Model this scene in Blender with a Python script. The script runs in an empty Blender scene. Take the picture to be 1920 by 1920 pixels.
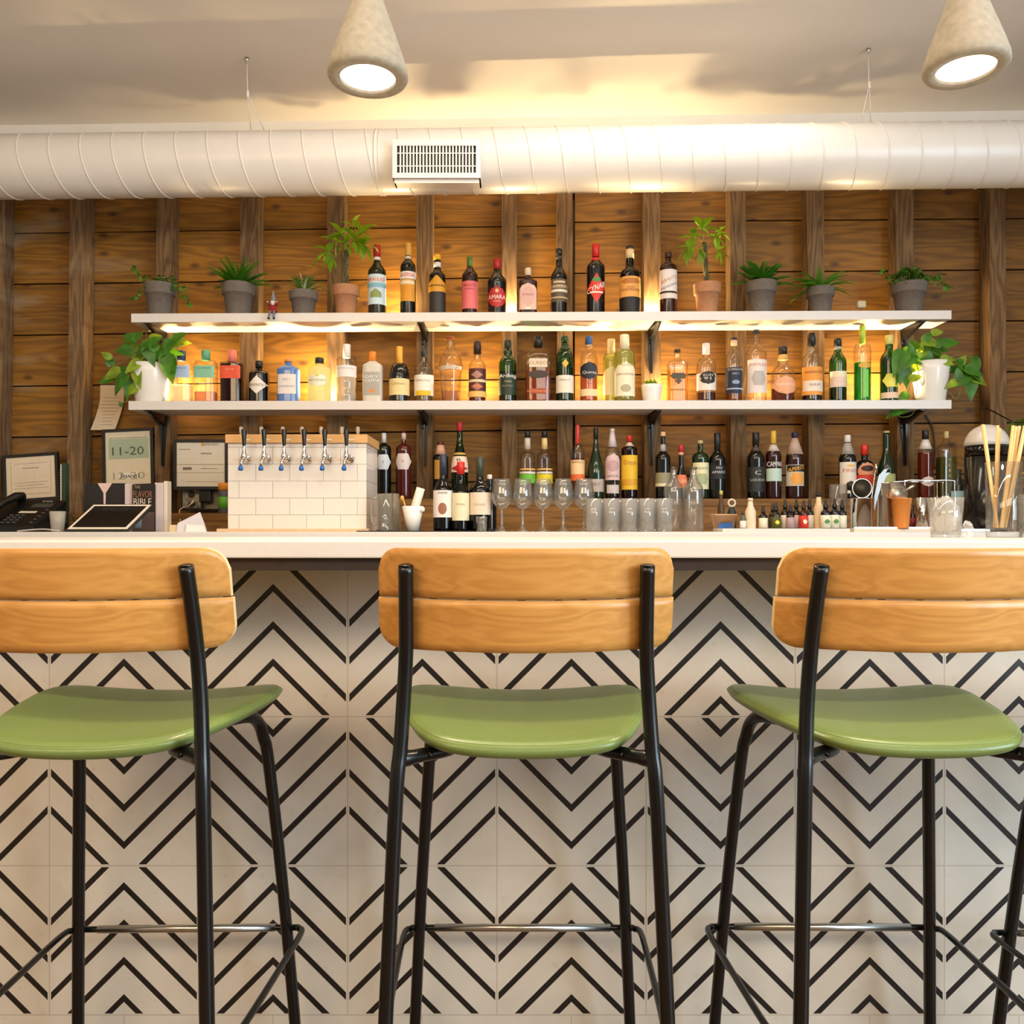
import bpy, bmesh, math, random
from mathutils import Vector, Matrix, noise
from math import pi, sin, cos, sqrt, tan, radians as R
random.seed(7)
SC = bpy.context.scene
COL = SC.collection
F = 1590.0      # focal length of the photograph in its own pixels
HX, HY, CZ = 960.0, 990.0, 1.09

# ------------------------------------------------------------ camera, world, big lights, exposure
cam = bpy.data.cameras.new('camera'); co = bpy.data.objects.new('camera', cam); COL.objects.link(co)
co.location = (0, 0, CZ); co.rotation_euler = (R(90), 0, 0)
cam.sensor_width = 36; cam.lens = F / 1920 * 36; cam.shift_y = (HY - 960) / 1920
cam.clip_start = 0.02
SC.camera = co
SC.view_settings.view_transform = 'Standard'; SC.view_settings.look = 'None'
SC.view_settings.gamma = 1; SC.view_settings.exposure = 0.28
SC.view_settings.use_curve_mapping = False
cy = SC.cycles
cy.use_denoising = True
cy.max_bounces = 8; cy.diffuse_bounces = 4; cy.glossy_bounces = 4; cy.transmission_bounces = 6
cy.transparent_max_bounces = 24; cy.caustics_reflective = False; cy.caustics_refractive = False
cy.sample_clamp_indirect = 4.0
W = bpy.data.worlds.new('world'); SC.world = W; W.use_nodes = True
W.node_tree.nodes['Background'].inputs[0].default_value = (0.62, 0.78, 1.0, 1)
W.node_tree.nodes['Background'].inputs[1].default_value = 1.2

def light(kind, name, loc, power, color, size=0.1, size_y=None, aim=None, parent=None, spot=None, blend=.5):
    l = bpy.data.lights.new(name, kind); l.energy = power; l.color = color
    if kind == 'AREA':
        l.size = size
        if size_y: l.shape = 'RECTANGLE'; l.size_y = size_y
        else: l.shape = 'DISK'
    else: l.shadow_soft_size = size
    if kind == 'SPOT': l.spot_size = spot; l.spot_blend = blend
    o = bpy.data.objects.new(name, l); COL.objects.link(o); o.location = loc
    if aim is not None:
        o.rotation_euler = (Vector(aim) - Vector(loc)).to_track_quat('-Z', 'Y').to_euler()
    if parent: o.parent = parent
    return o
WARM = (1.0, .66, .34)
# ceiling fixtures in the dining room behind the photographer, and daylight through the street window on the right
light('AREA', 'dining_room_light', (-1.7, -1.0, 2.75), 52, (1, .72, .42), 2.2, .9, aim=(-.9, 2.0, .9))
light('AREA', 'dining_room_light', (1.3, -1.5, 2.75), 40, (1, .88, .72), 2.2, .9, aim=(.7, 2.0, .9))
light('AREA', 'aisle_track_light', (0.0, 1.12, 2.9), 24, (1, .84, .64), 3.4, .12, aim=(0, 1.12, 0))
light('AREA', 'service_aisle_fill', (0.1, 2.75, 2.95), 15, (1, .84, .64), 2.2, .12, aim=(0, 3.0, 1.0))  # added unseen fill, kept short so the wall's centre stays brighter than its sides
light('AREA', 'street_daylight', (3.75, -.6, 1.7), 190, (.72, .86, 1.0), 2.4, 2.2, aim=(0, 1.6, 1.2))

# ------------------------------------------------------------ helpers
def lin(c):
    if isinstance(c, str):
        c = tuple(int(c[i:i+2], 16) / 255 for i in (0, 2, 4))
    return tuple(x / 12.92 if x <= .04045 else ((x + .055) / 1.055) ** 2.4 for x in c[:3])
MATS = {}
def mat(key, color, rough=.5, metal=0, spec=.5, coat=0, emit=0, var=.06, bump=0, scale=40):
    if key in MATS: return MATS[key]
    m = bpy.data.materials.new(key); m.use_nodes = True; nt = m.node_tree
    b = nt.nodes['Principled BSDF']; c = lin(color)
    b.inputs['Base Color'].default_value = (*c, 1); b.inputs['Roughness'].default_value = rough
    b.inputs['Metallic'].default_value = metal; b.inputs['Specular IOR Level'].default_value = spec
    b.inputs['Coat Weight'].default_value = coat
    if emit:
        b.inputs['Emission Color'].default_value = (*c, 1); b.inputs['Emission Strength'].default_value = emit
    elif var or bump:
        n = nt.nodes.new('ShaderNodeTexNoise'); n.inputs['Scale'].default_value = scale; n.inputs['Detail'].default_value = 3
        tc = nt.nodes.new('ShaderNodeTexCoord'); nt.links.new(tc.outputs['Object'], n.inputs['Vector'])
        if var:
            r = nt.nodes.new('ShaderNodeValToRGB')
            r.color_ramp.elements[0].position = .3; r.color_ramp.elements[1].position = .7
            r.color_ramp.elements[0].color = (*[x * (1 - var) for x in c], 1)
            r.color_ramp.elements[1].color = (*[min(1, x * (1 + var)) for x in c], 1)
            nt.links.new(n.outputs['Fac'], r.inputs[0]); nt.links.new(r.outputs[0], b.inputs['Base Color'])
        if bump:
            bp = nt.nodes.new('ShaderNodeBump'); bp.inputs['Strength'].default_value = bump; bp.inputs['Distance'].default_value = .003
            nt.links.new(n.outputs['Fac'], bp.inputs['Height']); nt.links.new(bp.outputs[0], b.inputs['Normal'])
    MATS[key] = m; return m
def flat(color, rough=.55):
    return mat('print ' + (color if isinstance(color, str) else str(color)), color, rough, var=.03)
def glass(key, color, edge=.55, rough=.02, gloss=1.0, milk=0, body=None):
    """thin-walled glass or liquid: tinted transmission that thickens toward the silhouette, plus a clear-coat reflection"""
    if key in MATS: return MATS[key]
    m = bpy.data.materials.new(key); m.use_nodes = True; nt = m.node_tree; nt.nodes.clear()
    out = nt.nodes.new('ShaderNodeOutputMaterial'); mx = nt.nodes.new('ShaderNodeMixShader')
    tr = nt.nodes.new('ShaderNodeBsdfTransparent'); gl = nt.nodes.new('ShaderNodeBsdfGlossy'); gl.inputs['Roughness'].default_value = rough
    lw = nt.nodes.new('ShaderNodeLayerWeight'); lw.inputs[0].default_value = .35
    mc = nt.nodes.new('ShaderNodeMix'); mc.data_type = 'RGBA'; c = lin(color)
    mc.inputs[6].default_value = (*c, 1); mc.inputs[7].default_value = (*[x * edge for x in c], 1)
    nt.links.new(lw.outputs['Facing'], mc.inputs[0]); nt.links.new(mc.outputs[2], tr.inputs[0])
    pw = nt.nodes.new('ShaderNodeMath'); pw.operation = 'POWER'; pw.inputs[1].default_value = 3.0
    lw2 = nt.nodes.new('ShaderNodeLayerWeight'); lw2.inputs[0].default_value = .5; nt.links.new(lw2.outputs['Facing'], pw.inputs[0])
    ma = nt.nodes.new('ShaderNodeMath'); ma.operation = 'MULTIPLY_ADD'; ma.inputs[1].default_value = .5 * gloss; ma.inputs[2].default_value = .05 * gloss; ma.use_clamp = True
    nt.links.new(pw.outputs[0], ma.inputs[0]); nt.links.new(ma.outputs[0], mx.inputs[0])
    nt.links.new(tr.outputs[0], mx.inputs[1]); nt.links.new(gl.outputs[0], mx.inputs[2]); nt.links.new(mx.outputs[0], out.inputs[0])
    if milk:  # diffuse share: painted highlights in clear glasses, own body colour in liquids
        df = nt.nodes.new('ShaderNodeBsdfDiffuse'); df.inputs[0].default_value = (*lin(body), 1) if body else (.85, .84, .82, 1); m2 = nt.nodes.new('ShaderNodeMixShader'); m2.inputs[0].default_value = milk
        nt.links.new(mx.outputs[0], m2.inputs[1]); nt.links.new(df.outputs[0], m2.inputs[2]); nt.links.new(m2.outputs[0], out.inputs[0])
    MATS[key] = m; return m

def leafmat(key, color, trans=.35, rough=.42, var=.3, scale=20):
    m = mat(key, color, rough, var=var, scale=scale); nt = m.node_tree; b = nt.nodes['Principled BSDF']; out = [n for n in nt.nodes if n.type == 'OUTPUT_MATERIAL'][0]
    t = nt.nodes.new('ShaderNodeBsdfTranslucent'); c = lin(color); t.inputs[0].default_value = (min(1, c[0] * 1.9), min(1, c[1] * 1.6), c[2] * .8, 1)
    mx = nt.nodes.new('ShaderNodeMixShader'); mx.inputs[0].default_value = trans
    nt.links.new(b.outputs[0], mx.inputs[1]); nt.links.new(t.outputs[0], mx.inputs[2]); nt.links.new(mx.outputs[0], out.inputs[0]); return m
def haze(key, color, opac, rough=.2):
    """cloudy plastic or frosted glass: part clear, part milky"""
    m = mat(key, color, rough, var=0); nt = m.node_tree; b = nt.nodes['Principled BSDF']; b.inputs['Alpha'].default_value = opac; return m

def nn(nt, typ, **kw):
    n = nt.nodes.new('ShaderNode' + typ)
    for k, v in kw.items():
        if k == 'op': n.operation = v
        else: setattr(n, k, v)
    return n
def math_(nt, op, a, b=None, c=None, clamp=False):
    n = nn(nt, 'Math', op=op); n.use_clamp = clamp
    for i, v in enumerate((a, b, c)):
        if v is None: continue
        if isinstance(v, (int, float)): n.inputs[i].default_value = v
        else: nt.links.new(v, n.inputs[i])
    return n.outputs[0]
def mixc(nt, f, a, b, mode='MIX'):
    n = nn(nt, 'Mix', data_type='RGBA', blend_type=mode)
    for i, v in ((0, f), (6, a), (7, b)):
        if isinstance(v, (int, float)): n.inputs[i].default_value = v
        elif isinstance(v, tuple): n.inputs[i].default_value = (*v[:3], 1)
        else: nt.links.new(v, n.inputs[i])
    return n.outputs[2]
def ramp(nt, f, stops):
    n = nn(nt, 'ValToRGB'); e = n.color_ramp.elements
    while len(e) < len(stops): e.new(.5)
    for i, (p, c) in enumerate(stops):
        e[i].position = p; e[i].color = (*(c if isinstance(c, tuple) else (c, c, c)), 1)
    nt.links.new(f, n.inputs[0]); return n.outputs[0]

def wood(key, base, dark, rough=.55, axis='x', scale=1.0, strength=.6, knots=0, island=0, sheen=0, spec=.4, cathedral=.5, coat=0, space='Object', off=0):
    m = bpy.data.materials.new(key); m.use_nodes = True; nt = m.node_tree; b = nt.nodes['Principled BSDF']
    b.inputs['Roughness'].default_value = rough; b.inputs['Specular IOR Level'].default_value = spec; b.inputs['Coat Weight'].default_value = coat
    b.inputs['Coat Roughness'].default_value = .25
    tc = nn(nt, 'TexCoord'); src = tc.outputs[space]
    geo = nn(nt, 'NewGeometry')
    va = nn(nt, 'VectorMath', op='MULTIPLY_ADD')
    rv = nn(nt, 'CombineXYZ'); r7 = math_(nt, 'MULTIPLY', geo.outputs['Random Per Island'], 17.0)
    for i in range(3): nt.links.new(r7, rv.inputs[i])
    nt.links.new(src, va.inputs[0]); va.inputs[1].default_value = (1, 1, 1)
    ad = nn(nt, 'VectorMath', op='ADD'); nt.links.new(rv.outputs[0], ad.inputs[0]); ad.inputs[1].default_value = (off, off * .7, off * 1.3)
    nt.links.new(ad.outputs[0], va.inputs[2]); P = va.outputs[0]
    sc = {'x': (1.1, 9, 9), 'z': (9, 9, 1.1), 'y': (9, 1.1, 9)}[axis]
    mp = nn(nt, 'Mapping'); mp.inputs['Scale'].default_value = tuple(s * scale for s in sc); nt.links.new(P, mp.inputs[0])
    n1 = nn(nt, 'TexNoise'); n1.inputs['Scale'].default_value = 1.0; n1.inputs['Detail'].default_value = 2; nt.links.new(mp.outputs[0], n1.inputs['Vector'])
    # growth rings: contour lines of a stretched noise field
    rings = math_(nt, 'SINE', math_(nt, 'MULTIPLY', n1.outputs['Fac'], 70.0 * cathedral + 20))
    mp2 = nn(nt, 'Mapping'); mp2.inputs['Scale'].default_value = tuple(s * scale * (6 if s > 5 else 3) for s in sc); nt.links.new(P, mp2.inputs[0])
    n2 = nn(nt, 'TexNoise'); n2.inputs['Scale'].default_value = 1.5; n2.inputs['Detail'].default_value = 5; nt.links.new(mp2.outputs[0], n2.inputs['Vector'])
    f = math_(nt, 'ADD', math_(nt, 'MULTIPLY', math_(nt, 'ADD', rings, 1.0), .25 * strength), math_(nt, 'MULTIPLY', n2.outputs['Fac'], .8 * strength), clamp=True)
    col = mixc(nt, f, lin(base), lin(dark))
    if island:
        v = math_(nt, 'MULTIPLY_ADD', geo.outputs['Random Per Island'], island, 1 - island / 2)
        hv = nn(nt, 'HueSaturation'); nt.links.new(v, hv.inputs['Value']); nt.links.new(col, hv.inputs['Color']); col = hv.outputs[0]
    if knots:
        sk = nn(nt, 'SeparateXYZ'); nt.links.new(P, sk.inputs[0]); mk = nn(nt, 'CombineXYZ')
        nt.links.new(math_(nt, 'MULTIPLY', sk.outputs[0], 2.4), mk.inputs[0]); nt.links.new(math_(nt, 'MULTIPLY', sk.outputs[2], 4.6), mk.inputs[1])
        vo = nn(nt, 'TexVoronoi', voronoi_dimensions='2D'); vo.inputs['Scale'].default_value = 1.0; nt.links.new(mk.outputs[0], vo.inputs['Vector'])
        kf = ramp(nt, vo.outputs['Distance'], [(0, 1.0), (.035, .8), (.055, .4), (.085, 0.0)])
        col = mixc(nt, math_(nt, 'MULTIPLY', kf, knots), col, lin('3a2010'))
    if sheen:  # whitish sheen at the left, painted into the wood colour as pale patches
        n3 = nn(nt, 'TexNoise'); n3.inputs['Scale'].default_value = 1.0; n3.inputs['Detail'].default_value = 5
        m3 = nn(nt, 'Mapping'); m3.inputs['Scale'].default_value = (2.2, 2, 7); nt.links.new(src, m3.inputs[0]); nt.links.new(m3.outputs[0], n3.inputs['Vector'])
        sf = ramp(nt, n3.outputs['Fac'], [(.52, 0.0), (.68, 1.0)])
        sx = nn(nt, 'SeparateXYZ'); nt.links.new(src, sx.inputs[0])
        side = math_(nt, 'SUBTRACT', math_(nt, 'MULTIPLY', sx.outputs[0], -1.0), 1.35, clamp=True)
        col = mixc(nt, math_(nt, 'MULTIPLY', math_(nt, 'MULTIPLY', sf, side), sheen, clamp=True), col, lin('a89478'))
    nt.links.new(col, b.inputs['Base Color'])
    bp = nn(nt, 'Bump'); bp.inputs['Strength'].default_value = .25; bp.inputs['Distance'].default_value = .002
    nt.links.new(f, bp.inputs['Height']); nt.links.new(bp.outputs[0], b.inputs['Normal'])
    MATS[key] = m; return m

def mesh_obj(name, verts, faces, m, parent=None, smooth=False, mats=None, fm=None):
    me = bpy.data.meshes.new(name); me.from_pydata([tuple(v) for v in verts], [], faces); me.update()
    if smooth: me.polygons.foreach_set('use_smooth', [True] * len(me.polygons))
    o = bpy.data.objects.new(name, me); COL.objects.link(o)
    for mm in (mats or [m]): me.materials.append(mm)
    if fm: me.polygons.foreach_set('material_index', fm)
    if parent: o.parent = parent
    return o
class G:
    """collects shapes, then links them as one mesh object"""
    def __init__(s): s.v = []; s.f = []; s.sm = []; s.mi = []; s.cur = 0
    def add(s, v, f, smooth=False, M=None):
        n = len(s.v)
        s.v += [tuple(M @ Vector(p)) if M else tuple(p) for p in v]
        s.f += [tuple(i + n for i in q) for q in f]; s.sm += [smooth] * len(f); s.mi += [s.cur] * len(f); return s
    def box(s, c, d, b=0, M=None):
        x, y, z = c; a, e, g = d[0] / 2, d[1] / 2, d[2] / 2
        if b <= 0:
            v = [(x + i * a, y + j * e, z + k * g) for i in (-1, 1) for j in (-1, 1) for k in (-1, 1)]
            return s.add(v, [(0, 1, 3, 2), (4, 6, 7, 5), (0, 4, 5, 1), (2, 3, 7, 6), (0, 2, 6, 4), (1, 5, 7, 3)], False, M)
        bm = bmesh.new(); bmesh.ops.create_cube(bm, size=1)
        for q in bm.verts: q.co = Vector((x + q.co.x * d[0], y + q.co.y * d[1], z + q.co.z * d[2]))
        bmesh.ops.bevel(bm, geom=list(bm.edges), offset=b, segments=2, profile=.6, affect='EDGES')
        bm.verts.index_update(); v = [tuple(q.co) for q in bm.verts]; f = [tuple(q.index for q in p.verts) for p in bm.faces]; bm.free()
        return s.add(v, f, False, M)
    def lathe(s, prof, c=(0, 0, 0), seg=24, p=2, ry=1.0, M=None, smooth=True, flute=0, nf=0):
        v = []; f = []
        for r, z in prof:
            for k in range(seg):
                t = 2 * pi * k / seg; cx, sy = cos(t), sin(t)
                if p != 2:
                    q = (abs(cx) ** p + abs(sy) ** p) ** (-1 / p); cx *= q; sy *= q
                fl = 1 + (flute * cos(nf * t) if nf else 0)
                v.append((c[0] + r * cx * fl, c[1] + r * sy * ry * fl, c[2] + z))
        for i in range(len(prof) - 1):
            for k in range(seg):
                a, b_ = i * seg + k, i * seg + (k + 1) % seg
                f.append((a, b_, b_ + seg, a + seg))
        if prof[0][0] > 1e-6: f.append(tuple(reversed(range(seg))))
        if prof[-1][0] > 1e-6: f.append(tuple((len(prof) - 1) * seg + k for k in range(seg)))
        return s.add(v, f, smooth, M)
    def tube(s, pts, r, seg=10, cap=True, M=None, closed=False):
        P = [Vector(p) for p in pts]; n = len(P); rr = r if isinstance(r, (list, tuple)) else [r] * n
        v = []; f = []; up = None
        for i in range(n):
            if closed: t = (P[(i + 1) % n] - P[i - 1]).normalized()
            else: t = (P[min(i + 1, n - 1)] - P[max(i - 1, 0)]).normalized()
            if up is None:
                up = Vector((0, 0, 1)) if abs(t.z) < .9 else Vector((0, 1, 0))
            a = t.cross(up)
            if a.length < 1e-5: a = t.cross(Vector((1, 0, 0)))
            a.normalize(); b_ = a.cross(t).normalized(); up = b_
            for k in range(seg):
                th = 2 * pi * k / seg; v.append(P[i] + (a * cos(th) + b_ * sin(th)) * rr[i])
        m = n if closed else n - 1
        for i in range(m):
            for k in range(seg):
                A, B = i * seg + k, i * seg + (k + 1) % seg; j = ((i + 1) % n) * seg
                f.append((A, B, j + (k + 1) % seg, j + k))
        if cap and not closed: f += [tuple(reversed(range(seg))), tuple((n - 1) * seg + k for k in range(seg))]
        return s.add(v, f, True, M)
    def obj(s, name, m, parent=None, mats=None, label=None):
        o = mesh_obj(name, s.v, s.f, m, parent, mats=mats)
        o.data.polygons.foreach_set('use_smooth', s.sm); o.data.polygons.foreach_set('material_index', s.mi)
        if label: o['label'] = label
        if any(s.sm) and not all(s.sm): pass
        return o
def smooth_path(pts, n=6):
    P = [Vector(p) for p in pts]; out = []
    for i in range(len(P) - 1):
        a, b, c, d = P[max(i - 1, 0)], P[i], P[i + 1], P[min(i + 2, len(P) - 1)]
        for k in range(n):
            t = k / n
            out.append(.5 * ((2 * b) + (c - a) * t + (2 * a - 5 * b + 4 * c - d) * t * t + (3 * b - a - 3 * c + d) * t ** 3))
    out.append(P[-1]); return out
def thing(name, label, cat, loc=(0, 0, 0), rz=0, group=None):
    o = bpy.data.objects.new(name, None); COL.objects.link(o); o.location = loc; o.rotation_euler = (0, 0, rz)
    o.empty_display_size = .05
    o['label'] = label; o['category'] = cat
    if group: o['group'] = group
    return o
def tag(o, label, cat, group=None):
    o['label'] = label; o['category'] = cat
    if group: o['group'] = group
    return o
def struct(o): o['kind'] = 'structure'; return o
def X(px, D): return (px - HX) * D / F
def Z(py, D): return CZ + (HY - py) * D / F
TXT = {}
def text_mesh(s):
    if s in TXT: return TXT[s]
    cu = bpy.data.curves.new('t', 'FONT'); cu.body = s; cu.size = 1; cu.align_x = 'CENTER'; cu.align_y = 'CENTER'; cu.resolution_u = 2
    o = bpy.data.objects.new('t', cu); COL.objects.link(o)
    me = bpy.data.meshes.new_from_object(o.evaluated_get(bpy.context.evaluated_depsgraph_get()))
    v = [tuple(q.co) for q in me.vertices]; f = [tuple(p.vertices) for p in me.polygons]
    bpy.data.objects.remove(o); bpy.data.curves.remove(cu); bpy.data.meshes.remove(me)
    if v:
        xs = [q[0] for q in v]; ys = [q[1] for q in v]; mx = (max(xs) + min(xs)) / 2; my = (max(ys) + min(ys)) / 2
        w = max(xs) - min(xs); h = max(ys) - min(ys)
        v = [((q[0] - mx) / max(w, 1e-6), (q[1] - my) / max(h, 1e-6)) for q in v]
    else: w = h = 1
    TXT[s] = (v, f); return TXT[s]
def sign_text(g, s, cx, cz, w, h, surf, slope=0):
    """lettering: s fitted in a box w by h, laid on surf(x, z) -> point"""
    v, f = text_mesh(s)
    g.add([surf(cx + x * w, cz + y * h + slope * x * w) for x, y in v], f)
# ------------------------------------------------------------ materials of the room
M_WHITE = mat('white paint', 'ddd7d0', .45, var=.02)
M_CEIL = mat('ceiling paint', 'e9e3da', .6, var=.04, scale=2)
M_DUCT = mat('duct enamel', 'dfdad4', .33, spec=.5, var=.02, scale=6)
M_BLACKM = mat('black powder coat', '0d0c0c', .32, spec=.5, var=.1)
M_STEEL = mat('brushed steel', 'c9c6c0', .28, metal=1, var=.04)
M_CHROME = mat('chrome', 'dcdad6', .1, metal=1, var=0)
M_QUARTZ = mat('white quartz', 'e2dcd6', .3, var=.015, scale=120)
M_DARKSTEEL = mat('dark bronze steel', '352a25', .4, var=.1)
M_PLANK = wood('old plank boards', '98681f', '553610', .6, 'x', 1.0, .75, knots=.85, island=.35, sheen=.55, cathedral=.6)
M_STUD = wood('rough stud timber', '90704c', '523c24', .85, 'z', 1.5, .9, knots=.3, island=.2, sheen=.35)
M_MAPLE = wood('maple block', 'e2b377', 'cf965a', .45, 'x', 1.2, .5)
M_SHELF = mat('shelf lacquer', 'd9d3ce', .35, var=.015)
M_FLOOR = wood('floor boards', '8a6a4a', '5f452d', .4, 'x', 1.0, .6)
M_WALL = mat('wall paint', 'd8cfc2', .7, var=.03, scale=2)
M_SOIL = mat('potting soil', '2a1c12', .95, var=.4, bump=.8, scale=300)

# ------------------------------------------------------------ room shell
struct(G().box((0, .3, -.05), (8, 8.2, .1)).obj('floor', M_FLOOR))
g = G(); zl, zr = 2.932, 3.049          # ceiling runs very slightly uphill to the right
v = [(-4, -3.6, zl), (4, -3.6, zr), (4, 4.3, zr), (-4, 4.3, zl), (-4, -3.6, zl + .1), (4, -3.6, zr + .1), (4, 4.3, zr + .1), (-4, 4.3, zl + .1)]
g.add(v, [(0, 1, 2, 3), (7, 6, 5, 4), (0, 4, 5, 1), (1, 5, 6, 2), (2, 6, 7, 3), (3, 7, 4, 0)])
struct(g.obj('ceiling', M_CEIL))
struct(G().box((-3.95, .3, 1.55), (.1, 8, 3.1)).obj('wall_left', M_WALL))
struct(G().box((0, -3.6, 1.55), (8, .1, 3.1)).obj('wall_front', M_WALL))
g = G()   # right wall with the street window opening y -1.8..0.6, z .6..2.8
g.box((3.65, -2.7, 1.55), (.1, 1.8, 3.1)); g.box((3.65, 2.4, 1.55), (.1, 3.6, 3.1))
g.box((3.65, -.6, .3), (.1, 2.4, .6)); g.box((3.65, -.6, 2.95), (.1, 2.4, .3))
struct(g.obj('wall_right', M_WALL))
wf = G()
for y in (-1.78, -1.0, -.2, .58): wf.box((3.62, y, 1.7), (.06, .05, 2.2))
for z in (.62, 2.1, 2.78): wf.box((3.62, -.6, z), (.06, 2.4, .05))
wf = struct(wf.obj('window_1', M_BLACKM))
struct(G().box((3.65, -.6, 1.7), (.006, 2.36, 2.16)).obj('window_pane', glass('window glass', 'f2f8f8', .9), wf))

# back wall of planks laid in two runs that meet at a butt joint
def plank_run(g, px0, px1, seam_l, seam_r, xl, xr, D=4.04):
    ppx = 95.6
    for k in range(-3, 12):
        def seam(px, j): return seam_l + (seam_r - seam_l) * (px - xl) / (xr - xl) + ppx * j
        t = .004
        def P(px, j, d): return (X(px, D), d, Z(seam(px, j), D))
        a = [P(px0, k, D), P(px1, k, D), P(px1, k + 1, D), P(px0, k + 1, D)]
        gap = .0035
        a[0] = (a[0][0], a[0][1], a[0][2] - gap); a[1] = (a[1][0], a[1][1], a[1][2] - gap)
        a[2] = (a[2][0], a[2][1], a[2][2] + gap); a[3] = (a[3][0], a[3][1], a[3][2] + gap)
        if min(a[2][2], a[3][2]) < .05: continue
        dy = random.uniform(0, .006)
        v = [(p[0], D + dy, p[2]) for p in a] + [(p[0], D + .03, p[2]) for p in a]
        g.add(v, [(0, 3, 2, 1), (0, 1, 5, 4), (1, 2, 6, 5), (2, 3, 7, 6), (3, 0, 4, 7)])
g = G()
plank_run(g, -600, 1073, 437, 424, 60, 1000)
plank_run(g, 1078, 2500, 416, 410, 1130, 1900)
bw = struct(g.obj('wall_back', M_PLANK))
struct(G().box((0, 4.1, 1.55), (8, .05, 3.1)).obj('sheathing', mat('black gap', '120a06', .9), bw))
for f0, f1, s0, s1 in [(-190, -158, 0, 0), (-28, 8, -6, -6), (133, 162, -6, -6), (295, 323, -4, -4), (451, 485, -2, -2), (614, 646, -1, 0), (781, 811, 0, 0),
                       (941, 969, 0, 0), (1045, 1074, 0, 0), (1207, 1238, 1, 1), (1369, 1398, 1, 1), (1515, 1545, 1, 1), (1681, 1713, 1, 1), (1855, 1885, 2, 2), (2020, 2052, 2, 2)]:
    D = 3.95; g = G()
    v = []
    for dpt in (D, 4.039):
        for px, z, s in ((f0, 2.9, 0), (f1, 2.9, 0), (f1, .95, s1 * 1.6), (f0, .95, s0 * 1.6)):
            v.append((X(px + s, D), dpt, z))
    g.add(v, [(0, 3, 2, 1), (4, 5, 6, 7), (0, 1, 5, 4), (1, 2, 6, 5), (2, 3, 7, 6), (3, 0, 4, 7)])
    bmo = g.obj('wall_stud', M_STUD, bw)
# white band where wall meets ceiling
v = [(-4, 3.93, 2.72), (4, 3.93, 2.845), (4, 3.93, 3.055), (-4, 3.93, 2.938), (-4, 4.04, 2.72), (4, 4.04, 2.845), (4, 4.04, 3.055), (-4, 4.04, 2.938)]
struct(G().add(v, [(0, 1, 2, 3), (0, 4, 5, 1), (3, 2, 6, 7), (4, 7, 6, 5), (0, 3, 7, 4), (1, 5, 6, 2)]).obj('trim_1', M_CEIL))

# ------------------------------------------------------------ spiral duct with its register and hangers
duct = thing('air_duct', 'long white round spiral duct running below the ceiling', 'air duct', (0, 3.5, 2.605))
yaw = -.0205; ax = Vector((cos(yaw), sin(yaw), .0035))
g = G(); g.tube([ax * t for t in (-3.2, -2, -1, 0, 1, 2, 3.2)], .127, 40); g.obj('duct_shell', M_DUCT, duct)
g = G(); pitch = .1288; pts = []
e1 = ax.cross(Vector((0, 0, 1))).normalized(); e2 = e1.cross(ax).normalized()
N = 28; turns = 49
for i in range(turns * N + 1):
    t = i / N; a = 2 * pi * t
    pts.append(ax * (-3.15 + pitch * t) + (e1 * cos(a) - e2 * sin(a)) * .1275)
g.tube(pts, .0032, 6); g.obj('seam', M_DUCT, duct)
g = G(); g.tube([ax * (X(709, 3.5)), ax * (X(711, 3.5) + .004)], .1295, 40, True); g.tube([ax * (X(717, 3.5)), ax * (X(717, 3.5) + .003)], .129, 40, True)
g.obj('joint_collar', M_DUCT, duct)
# register: faces camera, pushed out of the duct
Dr = 3.345; rx0, rx1 = X(736, Dr), X(901, Dr); rz1, rz0 = Z(262, Dr), Z(334, Dr)
w, h = rx1 - rx0, rz1 - rz0; sx0, sx1, sz0, sz1 = -w / 2 + .018, w / 2 - .018, -h / 2 + .02, h / 2 - .024
g = G(); fr = .006
g.box((0, 0, (h / 2 + sz1) / 2), (w, fr, h / 2 - sz1)); g.box((0, 0, (-h / 2 + sz0) / 2), (w, fr, sz0 + h / 2))
g.box(((-w / 2 + sx0) / 2, 0, (sz0 + sz1) / 2), (sx0 + w / 2, fr, sz1 - sz0)); g.box(((w / 2 + sx1) / 2, 0, (sz0 + sz1) / 2), (w / 2 - sx1, fr, sz1 - sz0))
reg = g.obj('air_register', M_DUCT, duct, label='white slotted air register'); reg.location = ((rx0 + rx1) / 2, Dr - 3.5, (rz0 + rz1) / 2 - 2.605)
g = G()
for i in range(23):
    x = sx0 + (i + 1) * (sx1 - sx0) / 24; g.box((x, .002, (sz0 + sz1) / 2), ((sx1 - sx0) / 24 * .46, .004, sz1 - sz0))
for t in (.27, .74): g.box(((sx0 + sx1) / 2, .003, sz0 + (sz1 - sz0) * t), (sx1 - sx0, .003, .0035))
g.obj('grille', M_DUCT, reg)
G().box((0, .06, 0), (w - .02, .10, h - .02)).obj('damper_box', mat('register dark inside', '1a1512', .6, var=0), reg)
g = G(); g.box((0, .055, h / 2 - .004), (w, .11, .006)); g.box((0, .05, -h / 2 + .003), (w, .10, .006)); g.box((-w / 2 + .003, .05, 0), (.006, .1, h)); g.box((w / 2 - .003, .05, 0), (.006, .1, h))
g.box((0, .012, -h / 2 - .008), (w * .97, .004, .014)); g.obj('flange', M_DUCT, reg)
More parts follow.
